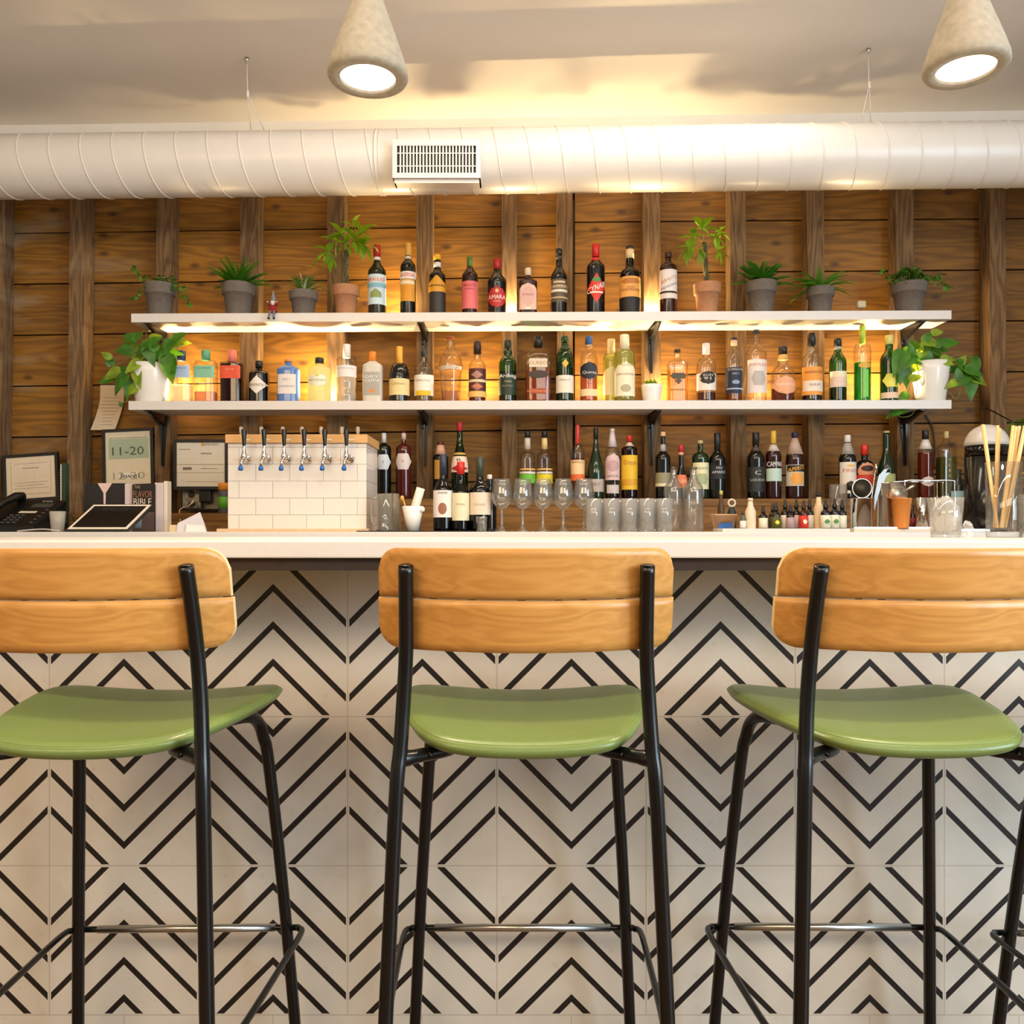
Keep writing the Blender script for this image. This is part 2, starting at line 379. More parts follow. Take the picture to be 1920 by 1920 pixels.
for px, pz, lab in ((463, 110, 'thin white wire hanger holding the duct above the beer tap tower'), (1628, 92, 'thin white wire hanger holding the duct above the fern pots')):
    D = 3.4; x0 = X(px, D)
    zc = 2.932 + (x0 + 4) * (.117 / 8); zt = 2.605 + .0035 * x0 + .127
    hg = thing('wire_hanger', lab, 'hanger', (x0, D, zc), group='wire hangers of the duct')
    G().lathe([(.0, -.0), (.008, -.001), (.008, -.012), (.003, -.014), (.003, -.024), (0, -.025)], seg=10).obj('anchor', M_STEEL, hg)
    G().tube([(0, 0, -.02), (.003, 0, -.15)], .0017, 6).obj('cable', M_WHITE, hg)
    G().box((.004, 0, -.145), (.009, .006, .028), .002).obj('cable_clamp', M_WHITE, hg)
    G().tube([(.003, 0, -.15), (-.012, .07 + x0 * tan(yaw), zt - zc + .0)], .0017, 6).tube([(.005, 0, -.15), (.04, .10 + x0 * tan(yaw), zt - zc)], .0017, 6).obj('sling', M_WHITE, hg)

# ------------------------------------------------------------ pendant lamps
M_CONC = mat('pendant concrete', 'a09684', .8, var=.12, bump=.3, scale=60)
for px, py, lab in ((690, 149, 'grey concrete cone pendant lamp hanging left of centre above the register'), (1811, 132, 'grey concrete cone pendant lamp hanging by the right edge of the ceiling')):
    D = 1.83; x0 = X(px, D); z0 = Z(py, D)
    pl = thing('pendant_lamp', lab, 'pendant lamp', (x0, D, z0), group='concrete pendant lamps')
    prof = [(.058, .012), (.060, 0), (.083, 0), (.0865, .006), (.085, .02), (.074, .055), (.058, .10), (.042, .145), (.030, .18), (.022, .205), (.0175, .235), (.0155, .28), (.0145, .36), (.006, .362)]
    G().lathe(prof, seg=40).obj('lamp_shade', M_CONC, pl)
    G().tube([(0, 0, .36), (0, 0, 2.932 + (x0 + 4) * (.117 / 8) - z0)], .003, 8).obj('cord', M_BLACKM, pl)
    G().lathe([(0, .0), (.045, -.001), (.045, -.02), (0, -.021)], c=(0, 0, 2.932 + (x0 + 4) * (.117 / 8) - z0), seg=20).obj('ceiling_rose', M_CONC, pl)
    G().lathe([(0, .006), (.0595, .006), (.0595, .012), (0, .0125)], seg=32).obj('diffuser', mat('lamp glow', 'fff0d8', .5, emit=9), pl, label='glowing white lamp diffuser')
    light('SPOT', 'pendant_bulb', (x0, D, z0 - .004), 34, (1, .80, .55), .05, aim=(x0, D, 0), spot=R(150), blend=.6)

# ------------------------------------------------------------ bar: slab, steel frame, patterned tile front
def tile_material():
    m = bpy.data.materials.new('chevron cement tile'); m.use_nodes = True; nt = m.node_tree; b = nt.nodes['Principled BSDF']
    b.inputs['Roughness'].default_value = .42
    tc = nn(nt, 'TexCoord'); sp = nn(nt, 'SeparateXYZ'); nt.links.new(tc.outputs['Object'], sp.inputs[0])
    T = 279.7 / F * 1.736
    x0 = X(92.5, 1.736); z0 = Z(1903, 1.736)
    U = math_(nt, 'DIVIDE', math_(nt, 'SUBTRACT', sp.outputs[0], x0), T); V = math_(nt, 'DIVIDE', math_(nt, 'SUBTRACT', sp.outputs[2], z0), T)
    u = math_(nt, 'FRACT', U); vv = math_(nt, 'FRACT', V)
    row = math_(nt, 'FLOOR', V)     # row 0 = lowest patterned (flipped), row 1 normal, row 2 flipped
    odd = math_(nt, 'MODULO', math_(nt, 'ABSOLUTE', row), 2.0)
    # v measured downward from the row's top edge; flipped rows measure from the bottom
    vd = math_(nt, 'SUBTRACT', 1.0, vv)
    v = math_(nt, 'ADD', math_(nt, 'MULTIPLY', odd, vd), math_(nt, 'MULTIPLY', math_(nt, 'SUBTRACT', 1.0, odd), vv))
    mi = math_(nt, 'MINIMUM', u, math_(nt, 'SUBTRACT', 1.0, u))
    d = math_(nt, 'SUBTRACT', v, mi)
    t = math_(nt, 'FRACT', math_(nt, 'ADD', math_(nt, 'DIVIDE', math_(nt, 'ADD', d, .386), .25), 8.5))
    dist = math_(nt, 'MULTIPLY', math_(nt, 'ABSOLUTE', math_(nt, 'SUBTRACT', t, .5)), .25)
    line = math_(nt, 'LESS_THAN', dist, .0262)
    line = math_(nt, 'MULTIPLY', line, math_(nt, 'LESS_THAN', d, .66))
    line = math_(nt, 'MULTIPLY', line, math_(nt, 'GREATER_THAN', mi, .011))
    mv = math_(nt, 'MINIMUM', vv, vd)
    line = math_(nt, 'MULTIPLY', line, math_(nt, 'GREATER_THAN', mv, .009))
    line = math_(nt, 'MULTIPLY', line, math_(nt, 'GREATER_THAN', V, 0.0))
    # plain base course: joints at half-tile offset
    u2 = math_(nt, 'FRACT', math_(nt, 'ADD', U, .5)); mi2 = math_(nt, 'MINIMUM', u2, math_(nt, 'SUBTRACT', 1.0, u2))
    base = math_(nt, 'LESS_THAN', V, 0.0)
    mm = math_(nt, 'ADD', math_(nt, 'MULTIPLY', base, mi2), math_(nt, 'MULTIPLY', math_(nt, 'SUBTRACT', 1.0, base), mi))
    grout = math_(nt, 'LESS_THAN', math_(nt, 'MINIMUM', mm, mv), .0032)
    n = nn(nt, 'TexNoise'); n.inputs['Scale'].default_value = 5; n.inputs['Detail'].default_value = 6; nt.links.new(tc.outputs['Object'], n.inputs['Vector'])
    n2 = nn(nt, 'TexNoise'); n2.inputs['Scale'].default_value = 38; n2.inputs['Detail'].default_value = 4; nt.links.new(tc.outputs['Object'], n2.inputs['Vector'])
    body = ramp(nt, n.outputs['Fac'], [(.3, lin('d2c8b8')), (.5, lin('e0d7c8')), (.72, lin('d8cfc0'))])
    body = mixc(nt, ramp(nt, n2.outputs['Fac'], [(.62, 0.0), (.8, .35)]), body, lin('b0a596'))
    body = mixc(nt, math_(nt, 'MULTIPLY', grout, .55), body, lin('a5907c'))
    col = mixc(nt, line, body, lin('211c19'))
    nt.links.new(col, b.inputs['Base Color']); return m
bar = thing('bar_counter', 'white quartz bar counter with black and white chevron tile front', 'bar counter', (0, 0, 0))
G().box((0, 1.75, 1.0535), (7.1, .60, .03), .003).obj('bar_top', M_QUARTZ, bar)
g = G(); g.box((0, 1.475, 1.0275), (7.0, .02, .022)); g.box((0, 1.62, 1.032), (7.0, .2, .012))
g.obj('steel_frame', M_DARKSTEEL, bar)
G().box((0, 1.745, .51), (7.0, .018, 1.02)).obj('tile_front', tile_material(), bar)
G().box((0, 1.87, .51), (7.0, .23, 1.019)).obj('bar_body', M_WHITE, bar)

# ------------------------------------------------------------ back counter, ledge
bc = thing('back_counter', 'white back bar counter under the shelves behind the bar', 'back counter', (0, 0, 0))
ZC = 1.0755
G().box((0, 3.54, ZC - .015), (7.1, .80, .03), .003).obj('counter_top', M_QUARTZ, bc)
G().box((0, 3.58, (ZC - .03) / 2), (7.0, .7, ZC - .031)).obj('cabinet_body', M_WHITE, bc)
ZL = Z(935, 3.70); ZL2 = Z(962, 3.70); xe = X(500, 3.7)
lg = thing('wooden_ledge', 'rough brown timber ledge at the foot of the plank wall', 'ledge', (0, 0, 0))
M_LEDGE = wood('ledge timber', '94682e', '543614', .65, 'x', 1.2, .8, knots=.5)
G().box(((xe + 3.5) / 2, 3.83, ZL - .015), (3.5 - xe, .24, .03)).box(((xe - 3.5) / 2, 3.83, ZL2 - .015), (3.5 + xe, .24, .03)).obj('ledge_top', M_LEDGE, lg)
G().box(((xe + 3.5) / 2, 3.725, (ZC + ZL - .03) / 2), (3.5 - xe, .02, ZL - .031 - ZC)).box(((xe - 3.5) / 2, 3.725, (ZC + ZL2 - .03) / 2), (3.5 + xe, .02, ZL2 - .031 - ZC)).obj('front_board', M_LEDGE, lg)

# ------------------------------------------------------------ floating shelves
def SU(px): return CZ + (HY - (588 - (px - 247) * 6 / 1537)) * 3.75 / F
def SL(px): return CZ + (HY - (752 - (px - 241) * 2 / 1543)) * 3.75 / F
def shelf(name_lab, S, p0, p1, low):
    sh = thing('wall_shelf', name_lab, 'shelf', (0, 0, 0), group='long white shelves on the plank wall')
    x0, x1 = X(p0, 3.75), X(p1, 3.75); a, b_ = S(p0), S(p1); t = .0385
    v = []
    for y in (3.75, 3.949):
        v += [(x0, y, a - t), (x1, y, b_ - t), (x1, y, b_), (x0, y, a)]
    me = G().add(v, [(0, 1, 2, 3), (5, 4, 7, 6), (0, 4, 5, 1), (3, 2, 6, 7), (0, 3, 7, 4), (1, 5, 6, 2)]).obj('board', M_SHELF, sh)
    for px in (305, 796, 1222, 1697):
        x = X(px, 3.94); zt = S(px) - t
        g = G(); L = .20 if not low else .235
        # tapering strap on the stud with a raised rib, and an arm under the board
        for (wd, y0, y1) in ((.019, 3.944, 3.949), (.0045, 3.925, 3.945)):
            v = [(x - wd, y0, zt), (x + wd, y0, zt), (x + wd * .25, y0, zt - L), (x - wd * .25, y0, zt - L), (x - wd, y1, zt), (x + wd, y1, zt), (x + wd * .25, y1, zt - L), (x - wd * .25, y1, zt - L)]
            g.add(v, [(0, 3, 2, 1), (4, 5, 6, 7), (0, 1, 5, 4), (1, 2, 6, 5), (2, 3, 7, 6), (3, 0, 4, 7)])
        v = [(x - .016, 3.765, zt - .001), (x + .016, 3.765, zt - .001), (x + .019, 3.949, zt - .001), (x - .019, 3.949, zt - .001),
             (x - .004, 3.765, zt - .006), (x + .004, 3.765, zt - .006), (x + .012, 3.949, zt - .05), (x - .012, 3.949, zt - .05)]
        g.add(v, [(0, 1, 2, 3), (7, 6, 5, 4), (0, 4, 5, 1), (1, 5, 6, 2), (2, 6, 7, 3), (3, 7, 4, 0)])
        for dz in (.03, .06): g.lathe([(0, 0), (.006, 0), (.004, .004), (0, .004)], seg=8, M=Matrix.Translation((x + (.010 if dz < .05 else -.010), 3.944, zt - dz)) @ Matrix.Rotation(pi / 2, 4, 'X'))
        g.obj('shelf_bracket', M_BLACKM, sh)
shelf('upper white shelf holding amaro bottles between potted plants', SU, 246, 1784, False)
shelf('lower white shelf holding spirits bottles between two trailing plants', SL, 241, 1784, True)

# ------------------------------------------------------------ small uplights standing on the shelves
M_GLOW = mat('uplight glow', 'ffd9a0', .5, emit=14)
def puck(px, S, lab, power, grp, y=3.925):
    x = X(px, y); z = S(px)
    p = thing('puck_light', lab, 'puck light', (x, y, z), group=grp)
    G().lathe([(.0, 0), (.020, 0), (.020, .012), (.016, .013), (.0, .013)], seg=16).obj('housing', M_STEEL, p)
    G().lathe([(0, .0135), (.015, .0135), (.0, .0145)], seg=16).obj('lens', M_GLOW, p)
    light('AREA', 'puck_lamp', (x, y, z + .02), power, (1, .72, .36), .03, aim=(x, y - .02, z + 1))
for px, pw, lab in ((742, 4.2, 'glowing puck light behind the blue-labelled bottle on upper shelf'), (958, 6.2, 'glowing puck light between the red-topped and cork-topped bottles'), (1222, 6, 'glowing puck light left of the diagonal-labelled bottle')):
    puck(px, SU, lab, pw, 'puck lights on the upper shelf')
for px, pw, lab in ((333, 5.0, 'glowing puck light behind the pale blue gin bottle'), (604, 8, 'glowing puck light behind the black-capped clear gin bottle'), (900, 4.0, 'glowing puck light behind the maroon-labelled whisky'),
                    (1120, 4.0, 'glowing puck light behind the tequila pair'), (1249, 5.0, 'glowing puck light beside the square tequila bottle'), (1448, 2.8, 'glowing puck light behind the twine-wrapped rum'), (1650, 7.5, 'glowing puck light behind the yellow-topped green bottle')):
    puck(px, SL, lab, pw, 'puck lights on the lower shelf')
# ------------------------------------------------------------ bar stools
M_VINYL = mat('green vinyl', '77894a', .29, spec=.5, var=.03, bump=.12, scale=400)
M_BACK = wood('beech ply face', 'e2a65a', 'b87c36', .36, 'x', 2.6, .62, coat=.2, cathedral=.35, off=3)
M_EDGE = mat('ply edge', 'efcf9c', .45, var=.08, scale=200)
M_TUBE = mat('stool tube black', '0b0a0a', .27, spec=.5, var=0)
OUT = [(0, -.205), (.07, -.203), (.125, -.188), (.156, -.15), (.179, -.09), (.197, -.02), (.210, .06), (.214, .12), (.206, .165), (.175, .193), (.10, .203), (0, .205)]
def outline():
    half = smooth_path([(x, y, 0) for x, y in OUT], 4); h = [(p.x, p.y) for p in half]
    h[0] = (0, h[0][1]); h[-1] = (0, h[-1][1])
    return h + [(-x, y) for x, y in reversed(h[1:-1])]
def zt(x, y): return .783 + .012 * min(1.6, (x / .17) ** 2) + .004 * max(0, (y - .05) / .15)
def zb(x, y): return .7585 + .0135 * min(1.6, (x / .17) ** 2) + .003 * max(0, (y - .05) / .15)
def seat_geo():
    O = outline(); n = len(O); g = G()
    rings = [(.001, 0, 0), (.25, 0, 0), (.5, 0, .0), (.7, 0, .0), (.84, 0, -.0), (.91, 0, -.0008), (.945, 0, -.0022), (.972, 0, -.0052), (.990, .22, -.003), (1.0, .5, 0), (.994, .78, .003), (.975, .97, .002), (.95, 1, 0), (.8, 1, -.0), (.4, 1, 0), (.001, 1, 0)]
    v = []
    for s, k, dz in rings:
        for x, y in O:
            X_, Y_ = x * s, y * s
            t, b_ = zt(X_, Y_), min(zb(X_, Y_), zt(X_, Y_) - .014)
            v.append((X_, Y_, (t * (1 - k) + b_ * k) + dz))
    f = []
    for i in range(len(rings) - 1):
        for j in range(n):
            f.append((i * n + j, i * n + (j + 1) % n, (i + 1) * n + (j + 1) % n, (i + 1) * n + j))
    return g.add(v, f, True)
def seam_geo():
    O = outline(); return G().tube([(x * .965, y * .965, zt(x * .965, y * .965) - .0042) for x, y in O], .0006, 6, closed=True)
def slat(z0, z1, w0, w1, top_round, bot_round, yb, th=.011):
    """curved plywood slat; yb(z) is the depth of its middle"""
    nx = 48; nz = 6; g = G(); v = []
    def zr(x):
        a = abs(x); lo, hi = z0, z1
        if a > w1 - top_round and top_round: d = min(1, (a - (w1 - top_round)) / top_round); hi = z1 - top_round * (1 - sqrt(max(0, 1 - d * d)))
        if a > w0 - bot_round and bot_round: d = min(1, (a - (w0 - bot_round)) / bot_round); lo = z0 + bot_round * (1 - sqrt(max(0, 1 - d * d)))
        return lo, hi
    W_ = max(w0, w1)
    for side in (0, 1):
        for i in range(nx + 1):
            t = -cos(pi * i / nx); x = t * W_
            lo, hi = zr(x)
            for j in range(nz + 1):
                z = lo + (hi - lo) * j / nz
                v.append((x, yb(z) + 1.52 * x * x + side * th, z))
    n = (nx + 1) * (nz + 1); f = []; sm = []; mi = []
    for i in range(nx):
        for j in range(nz):
            a = i * (nz + 1) + j; b_ = a + nz + 1
            f.append((a, b_, b_ + 1, a + 1)); sm.append(True); mi.append(0)
            f.append((n + a, n + a + 1, n + b_ + 1, n + b_)); sm.append(True); mi.append(0)
        a = i * (nz + 1); b_ = a + nz + 1
        f.append((a, n + a, n + b_, b_)); sm.append(False); mi.append(1)
        f.append((a + nz, b_ + nz, n + b_ + nz, n + a + nz)); sm.append(False); mi.append(1)
    for j in range(nz):
        f.append((j, j + 1, n + j + 1, n + j)); a = nx * (nz + 1) + j
        f.append((a, n + a, n + a + 1, a + 1)); sm += [False, False]; mi += [1, 1]
    g.v = v; g.f = f; g.sm = sm; g.mi = mi; return g
def make_stool(label):
    s = thing('bar_stool', label, 'bar stool', group='green bar stools along the counter')
    seat_geo().obj('seat', M_VINYL, s)
    st = seam_geo().obj('seat_seam', mat('seam thread', '8c9c5c', .5), s)
    yb = lambda z: -.255 + (1.062 - z) * .24
    slat(.9905, 1.062, .2145, .213, .03, .0, yb).obj('backrest_slat', M_BACK, s, mats=[M_BACK, M_EDGE])
    slat(.914, .9885, .2165, .2165, .0, .034, yb).obj('backrest_slat', M_BACK, s, mats=[M_BACK, M_EDGE])
    for q in (-1, 1):
        P = [(.169, -.224, 1.037), (.171, -.205, .975), (.173, -.190, .91), (.177, -.187, .84), (.181, -.193, .77), (.186, -.203, .70), (.198, -.222, .388), (.212, -.245, .004)]
        G().tube(smooth_path([(q * x, y, z) for x, y, z in P], 5), .0107, 14).obj('rear_leg', M_TUBE, s)
        g = G(); g.lathe([(.0, 0), (.0095, 0), (.0075, .0015), (0, .002)], c=(q * .169, -.224, 1.0365), seg=14)
        g.obj('end_cap', M_TUBE, s)
        P = [(.09, .02, .752), (.13, .08, .752), (.157, .125, .748), (.1665, .152, .730), (.171, .168, .70), (.1765, .185, .645), (.196, .222, .37), (.2165, .262, .004)]
        G().tube(smooth_path([(q * x, y, z) for x, y, z in P], 6), .0112, 14).obj('front_leg', M_TUBE, s)
        G().lathe([(0, 0), (.0125, 0), (.0125, .02), (.011, .022), (0, .022)], c=(q * .2165, .262, 0), seg=14).obj('foot_glide', M_BLACKM, s)
        g = G().tube(smooth_path([(q * .181, -.19, .757), (q * .15, -.16, .756), (q * .11, -.11, .7545), (q * .09, .02, .752)], 5), [.012] * 3 + [.0105] * 13, 12)
        g.lathe([(0, 0), (.004, 0), (.004, .003), (0, .004)], seg=8, M=Matrix.Translation((q * .14, -.165, .757)) @ Matrix.Rotation(pi / 2, 4, 'X'))
        g.obj('seat_frame', M_TUBE, s)
    P = [(-.201, -.214, .325), (-.214, -.10, .322), (-.224, .10, .314), (-.228, .222, .309), (-.218, .246, .3075), (-.195, .250, .3075), (0, .250, .3075)]
    P = P + [(-x, y, z) for x, y, z in reversed(P[:-1])]
    G().tube(smooth_path(P, 6), .0058, 10).obj('footrest', M_TUBE, s)
    G().tube([(-.172, .250, .3075), (.172, .250, .3075)], .0074, 14).obj('footrest_sleeve', M_STEEL, s, label='bare steel footrest sleeve')
    return s
def dup(o, parent=None):
    c = o.copy(); COL.objects.link(c)
    if parent: c.parent = parent
    for ch in list(o.children): dup(ch, c)
    return c
st0 = make_stool('green-seated bar stool standing in the middle of the three, seen square from behind')
SY = 1.41
for i, (x, y, rz, lab) in enumerate([(.0205, SY, 0, None),
        (-.630, SY - .003, R(1.2), 'green-seated bar stool cut by the left edge, below the phone and tablet'),
        (.606, SY + .003, R(-.5), 'green-seated bar stool toward the right edge with its seat fully in view'),
        (1.15, SY - .02, R(0), 'bar stool beyond the right edge showing only a black front leg')]):
    s = st0 if i == 0 else dup(st0)
    s.location = (x, y, 0); s.rotation_euler = (0, 0, rz)
    if lab: s['label'] = lab

# ------------------------------------------------------------ bottles
GL = {
    'clear': glass('clear glass', 'fbfbf8', .72), 'green': glass('green glass', '6fb45c', .5), 'dkgreen': glass('dark green glass', '25401c', .3),
    'ltgreen': glass('pale green glass', 'e4eccc', .75), 'blue': mat('blue lacquered glass', '5478b4', .12, var=0), 'milk': leafmat('milky lit glass', 'd8d2be', .6, .2, 0), 'aqua': glass('aqua glass', 'd6ece6', .5),
    'amber': glass('amber glass', '8a4a1c', .4), 'frost': mat('frosted glass', 'cfc8ba', .35, var=.04),
    'dark': mat('near black glass', '0e0a09', .1, spec=.6, var=0), 'black': mat('black glass', '090909', .12, spec=.6, var=0),
    'ruby': mat('ruby liqueur glass', '4a120c', .1, spec=.6, var=0), 'dkred': mat('dark red glass', '2a0a08', .1, spec=.6, var=0), 'olive': mat('dark olive glass', '1e1e0c', .1, spec=.6, var=0), 'bottlegreen': mat('bottle green glass', '122812', .1, spec=.6, var=0),
}
def liq(c):
    return glass('liquid ' + c, tuple(min(1, (int(c[i:i+2], 16) / 255) ** .8) for i in (0, 2, 4)), .75, .02, gloss=.15, milk=.4, body=c)
def bottle(px, top, w, zb_, D, s0, s1, n, body, cap, capy, label, cat='bottle', grp=None, p=2, ry=1.0, liquid=None, level=.6, labels=(), curve='cos', capr=1.12, bulge=0, taper=0, prof=None, name='bottle', neckband=None, seg=22, ribs=0, bulb=0):
    """px, top, w are read off the photograph; the size in metres follows from the depth D"""
    x = X(px, D); Rr = w * D / F / 2; z1 = Z(top, D); h = z1 - zb_; rn = Rr * n
    t = thing(name, label, cat, (x, D, zb_), group=grp)
    zc = Z(capy, D) - zb_ if capy else h
    def rad(f):
        if prof:
            for (a, ra), (b_, rb) in zip(prof, prof[1:]):
                if a <= f <= b_:
                    u = (f - a) / (b_ - a); u = .5 - .5 * cos(pi * u); return Rr * (ra + (rb - ra) * u)
            return Rr * prof[-1][1]
        if f < s0:
            r = Rr * (1 + bulge * sin(pi * f / s0))
            return r * (1 - taper * (1 - f / s0))
        if f < s1:
            u = (f - s0) / (s1 - s0)
            if curve == 'cos': k = .5 + .5 * cos(pi * u)
            elif curve == 'round': k = sqrt(max(0, 1 - u * u))
            else: k = 1 - u
            return rn + (Rr - rn) * k
        if bulb and f < s1 + .14: return rn * (1 + bulb * sin(pi * (f - s1) / .14))
        return rn
    zs = [0, .004 / h, .012 / h]
    N = 26
    fe = zc / h
    zs += [.02 + (fe - .02) * i / N for i in range(1, N + 1)]
    P = [(rad(0) * .80, 0), (rad(0) * .96, .002), (rad(.02), .007)] + [(rad(f), f * h) for f in zs[3:] if f * h > .01]
    P[-1] = (P[-1][0], zc)
    if ribs: P = [(r * (1 + (.03 * sin(z * ribs) if z < s0 * h * .6 else 0)), z) for r, z in P]
    G().lathe(P, seg=seg, p=p, ry=ry).obj('glass_body', GL[body] if body in GL else flat(body), t)
    if liquid:
        zl_ = level * h; Q = [(0, .004)] + [(r * .93, max(z, .006)) for r, z in P if z < zl_ and z > .006]
        Q.append((rad(level) * .93, zl_)); Q.append((0, zl_))
        G().lathe(Q, seg=seg, p=p, ry=ry).obj('liquid', liq(liquid), t)
    if cap and capy:
        rc = rn * capr
        G().lathe([(rn * .9, zc - .001), (rc, zc), (rc, h - .002), (rc * .9, h), (0, h)], seg=16).obj('cap', flat(cap, .4), t)
    if neckband:
        a, b_, c = neckband; za, zb2 = Z(b_, D - rn) - zb_, Z(a, D - rn) - zb_
        G().lathe([(rad(za / h) * 1.05 + .0003, za), (rad(zb2 / h) * 1.05 + .0003, zb2)], seg=18).obj('neck_label', flat(c), t)
    def surf(off):
        def s_(xx, zz):
            r = rad(max(0, min(1, zz / h))) + off; u = min(1, abs(xx) / r)
            return (max(-r, min(r, xx)), -ry * r * (max(0, 1 - u ** p)) ** (1 / p), zz)
        return s_
    prev = None
    for li, L in enumerate(labels):
        y0, y1, c, cov = L[:4]; shape = L[4] if len(L) > 4 else 'rect'; texts = L[5] if len(L) > 5 else ()
        Df = D - Rr * ry; za, zb2 = Z(y1, Df) - zb_, Z(y0, Df) - zb_; za = max(za, .002)
        nz, nx = (10 if shape != 'rect' else 5), 14; v = []; f = []; off = .0007 + li * .0006; S_ = surf(off)
        for i in range(nz + 1):
            tt = i / nz; zz = za + (zb2 - za) * tt; a = rad(zz / h) + off
            k = {'rect': 1, 'oval': sqrt(max(0, 1 - (2 * tt - 1) ** 2)), 'diamond': 1 - abs(2 * tt - 1), 'arch': 1 if tt < .7 else sqrt(max(0, 1 - ((tt - .7) / .3) ** 2)), 'hill': 1 if tt < .55 else max(.12, 1 - (tt - .55) / .5), 'hex': 1 - .35 * abs(2 * tt - 1)}[shape]
            for j in range(nx + 1):
                th = (-1 + 2 * j / nx) * pi / 2 * cov * .97
                xx = a * sin(th) * k if p == 2 else a * (-1 + 2 * j / nx) * cov * k
                v.append(S_(xx, zz))
        for i in range(nz):
            for j in range(nx): q = i * (nx + 1) + j; f.append((q, q + 1, q + nx + 2, q + nx + 1))
        lo = G().add(v, f, True).obj('label', flat(c), t)
        for T_ in texts:
            s_, yc, hp, tc, wc = T_[:5]; slope = T_[5] if len(T_) > 5 else 0
            g = G(); zc2 = Z(yc, Df) - zb_; sign_text(g, s_, 0, zc2, 2 * Rr * wc, hp * Df / F, surf(off + .0006), slope)
            if g.v: g.obj('lettering', flat(tc), lo)
    return t
GU = 'bottles on the upper shelf'; GM = 'bottles on the lower shelf'; GB = 'bottles on the wooden ledge'
def U_(px, top, w, *a, **k): return bottle(px, top, w, SU(px), 3.85, *a, grp=GU, **k)
def M_(px, top, w, *a, **k): return bottle(px, top, w, SL(px), 3.85, *a, grp=GM, **k)
def B_(px, top, w, *a, **k): return bottle(px, top, w, ZL, 3.83, *a, grp=GB, **k)
# --- upper shelf
U_(707, 460, 34, .62, .78, .36, 'olive', 'a81c1a', 483, 'dark bottle with red foil cap and pale blue mountain-scene label', neckband=(480, 487, 'e8dfd8'),
   labels=[(513, 570, 'c9dde4', .95), (519, 527, 'e6d6cc', .95, 'rect', [('BRAULIO', 523, 6.5, 'b02a22', .9)]), (541, 557, '8a9a58', .42, 'hill'), (530, 538, '7fb4c2', .85)])
U_(765, 456, 29, .68, .80, .38, 'black', 'd2a04c', 480, 'black bottle with gold cap, red lettered band and golden label', capr=1.0, neckband=(480, 485, 'd8c8b8'),
   labels=[(508, 522, 'f0e4da', .98, 'rect', [('AVERNA', 514.5, 8, 'c02018', .92)]), (523, 564, 'e2ab4a', .72), (526, 532, 'efdcc0', .66), (533, 562, 'dd9420', .58)])
U_(820, 478, 31, .66, .76, .42, 'black', 'e8ac20', 488, 'black bottle with yellow cap and mustard hill-shaped label', neckband=(491, 500, 'e6ddd8'),
   labels=[(516, 546, 'd99a22', .96, 'hill'), (533, 536, '8a5a12', .8), (547, 586, '2a2422', .9)])
U_(881, 482, 30, .68, .83, .38, 'dkred', '54702c', 500, 'dark wine bottle with green foil and plain pink label', capr=1.02,
   labels=[(526, 578, 'd8686c', .98, 'rect', [('RESOLUTE', 534, 4, '7c1c24', .7), ('AMARO', 541, 2.5, '7c1c24', .6)])])
U_(932, 486, 36, .60, .80, .34, 'black', 'b01c22', 505, 'squat black bottle with red foil and round red label', bulge=0, taper=.10,
   labels=[(536, 576, 'b02428', .82, 'oval', [('AMARA', 556, 7.5, 'f2e6dc', .92), ('AMARO', 564, 2.5, 'f2d6c0', .4)]), (541, 548, 'd8b080', .12, 'oval')])
U_(990, 503, 34, .72, .80, .30, 'dkred', 'e6cfae', 517, 'short dark red bottle with cork stopper and ornate pink oval label', p=4, ry=.7, capr=1.2,
   labels=[(530, 580, 'e0b4a4', .92, 'arch'), (536, 574, 'cfa398', .7, 'oval', [('ROSOLIO', 552, 4, '7a3a38', .6)]), (576, 580, 'f0dcc8', .3)])
U_(1048, 467, 31, .58, .76, .36, 'black', '1c1a18', 479, 'tall black bottle with ridged shoulder and tan banded label', neckband=(479, 485, '4c4034'), bulb=0,
   labels=[(522, 565, '5c4a38', .96), (526, 530, 'c8b090', .5), (533, 540, '8c7454', .9, 'rect', [('AMARO', 536, 5, 'd8c4a0', .8)]), (542, 547, 'd8ccb8', .75), (556, 559, 'b49c78', .9)])
cy_ = U_(1117, 458, 34, .68, .80, .36, 'black', 'd02420', 482, 'black bottle with bright red cap and slanted red diamond label', neckband=(482, 488, 'e03028'),
   labels=[(511, 567, 'd23424', .95, 'diamond', [('CYNAR', 538, 11, 'f4ece4', .98, .45)]), (519, 528, '4c8a48', .3, 'oval'), (546, 549, 'f0d8c8', .5)])
U_(1181, 462, 37, .62, .70, .40, 'dkgreen', '20140e', 466, 'rounded dark bottle with green neck and orange lettered label', bulge=.06, capr=.9, liquid='180c06', level=.66, neckband=(466, 483, 'e4c898'),
   labels=[(517, 556, 'e0a050', .97, 'rect', [('AMARO', 538, 3, '6a2c14', .4), ('MONTENEGRO', 543, 5, '7a2c18', .92)]), (521, 531, 'b4702c', .75, 'hex'), (557, 585, '120c0a', .97)])
U_(1253, 473, 32, .78, .84, .34, 'dkred', '381a14', 484, 'dark bottle with white label crossed by diagonal lettering, at the row end', capr=1.15,
   labels=[(504, 545, 'e6dcda', .97, 'rect', [('BRAJITO', 523, 9, 'c08850', .9, .42), ('MEXICANO', 535, 5, '3c4660', .9, .42)]), (546, 548, '1c1818', .97), (549, 559, 'ded2cc', .97)])
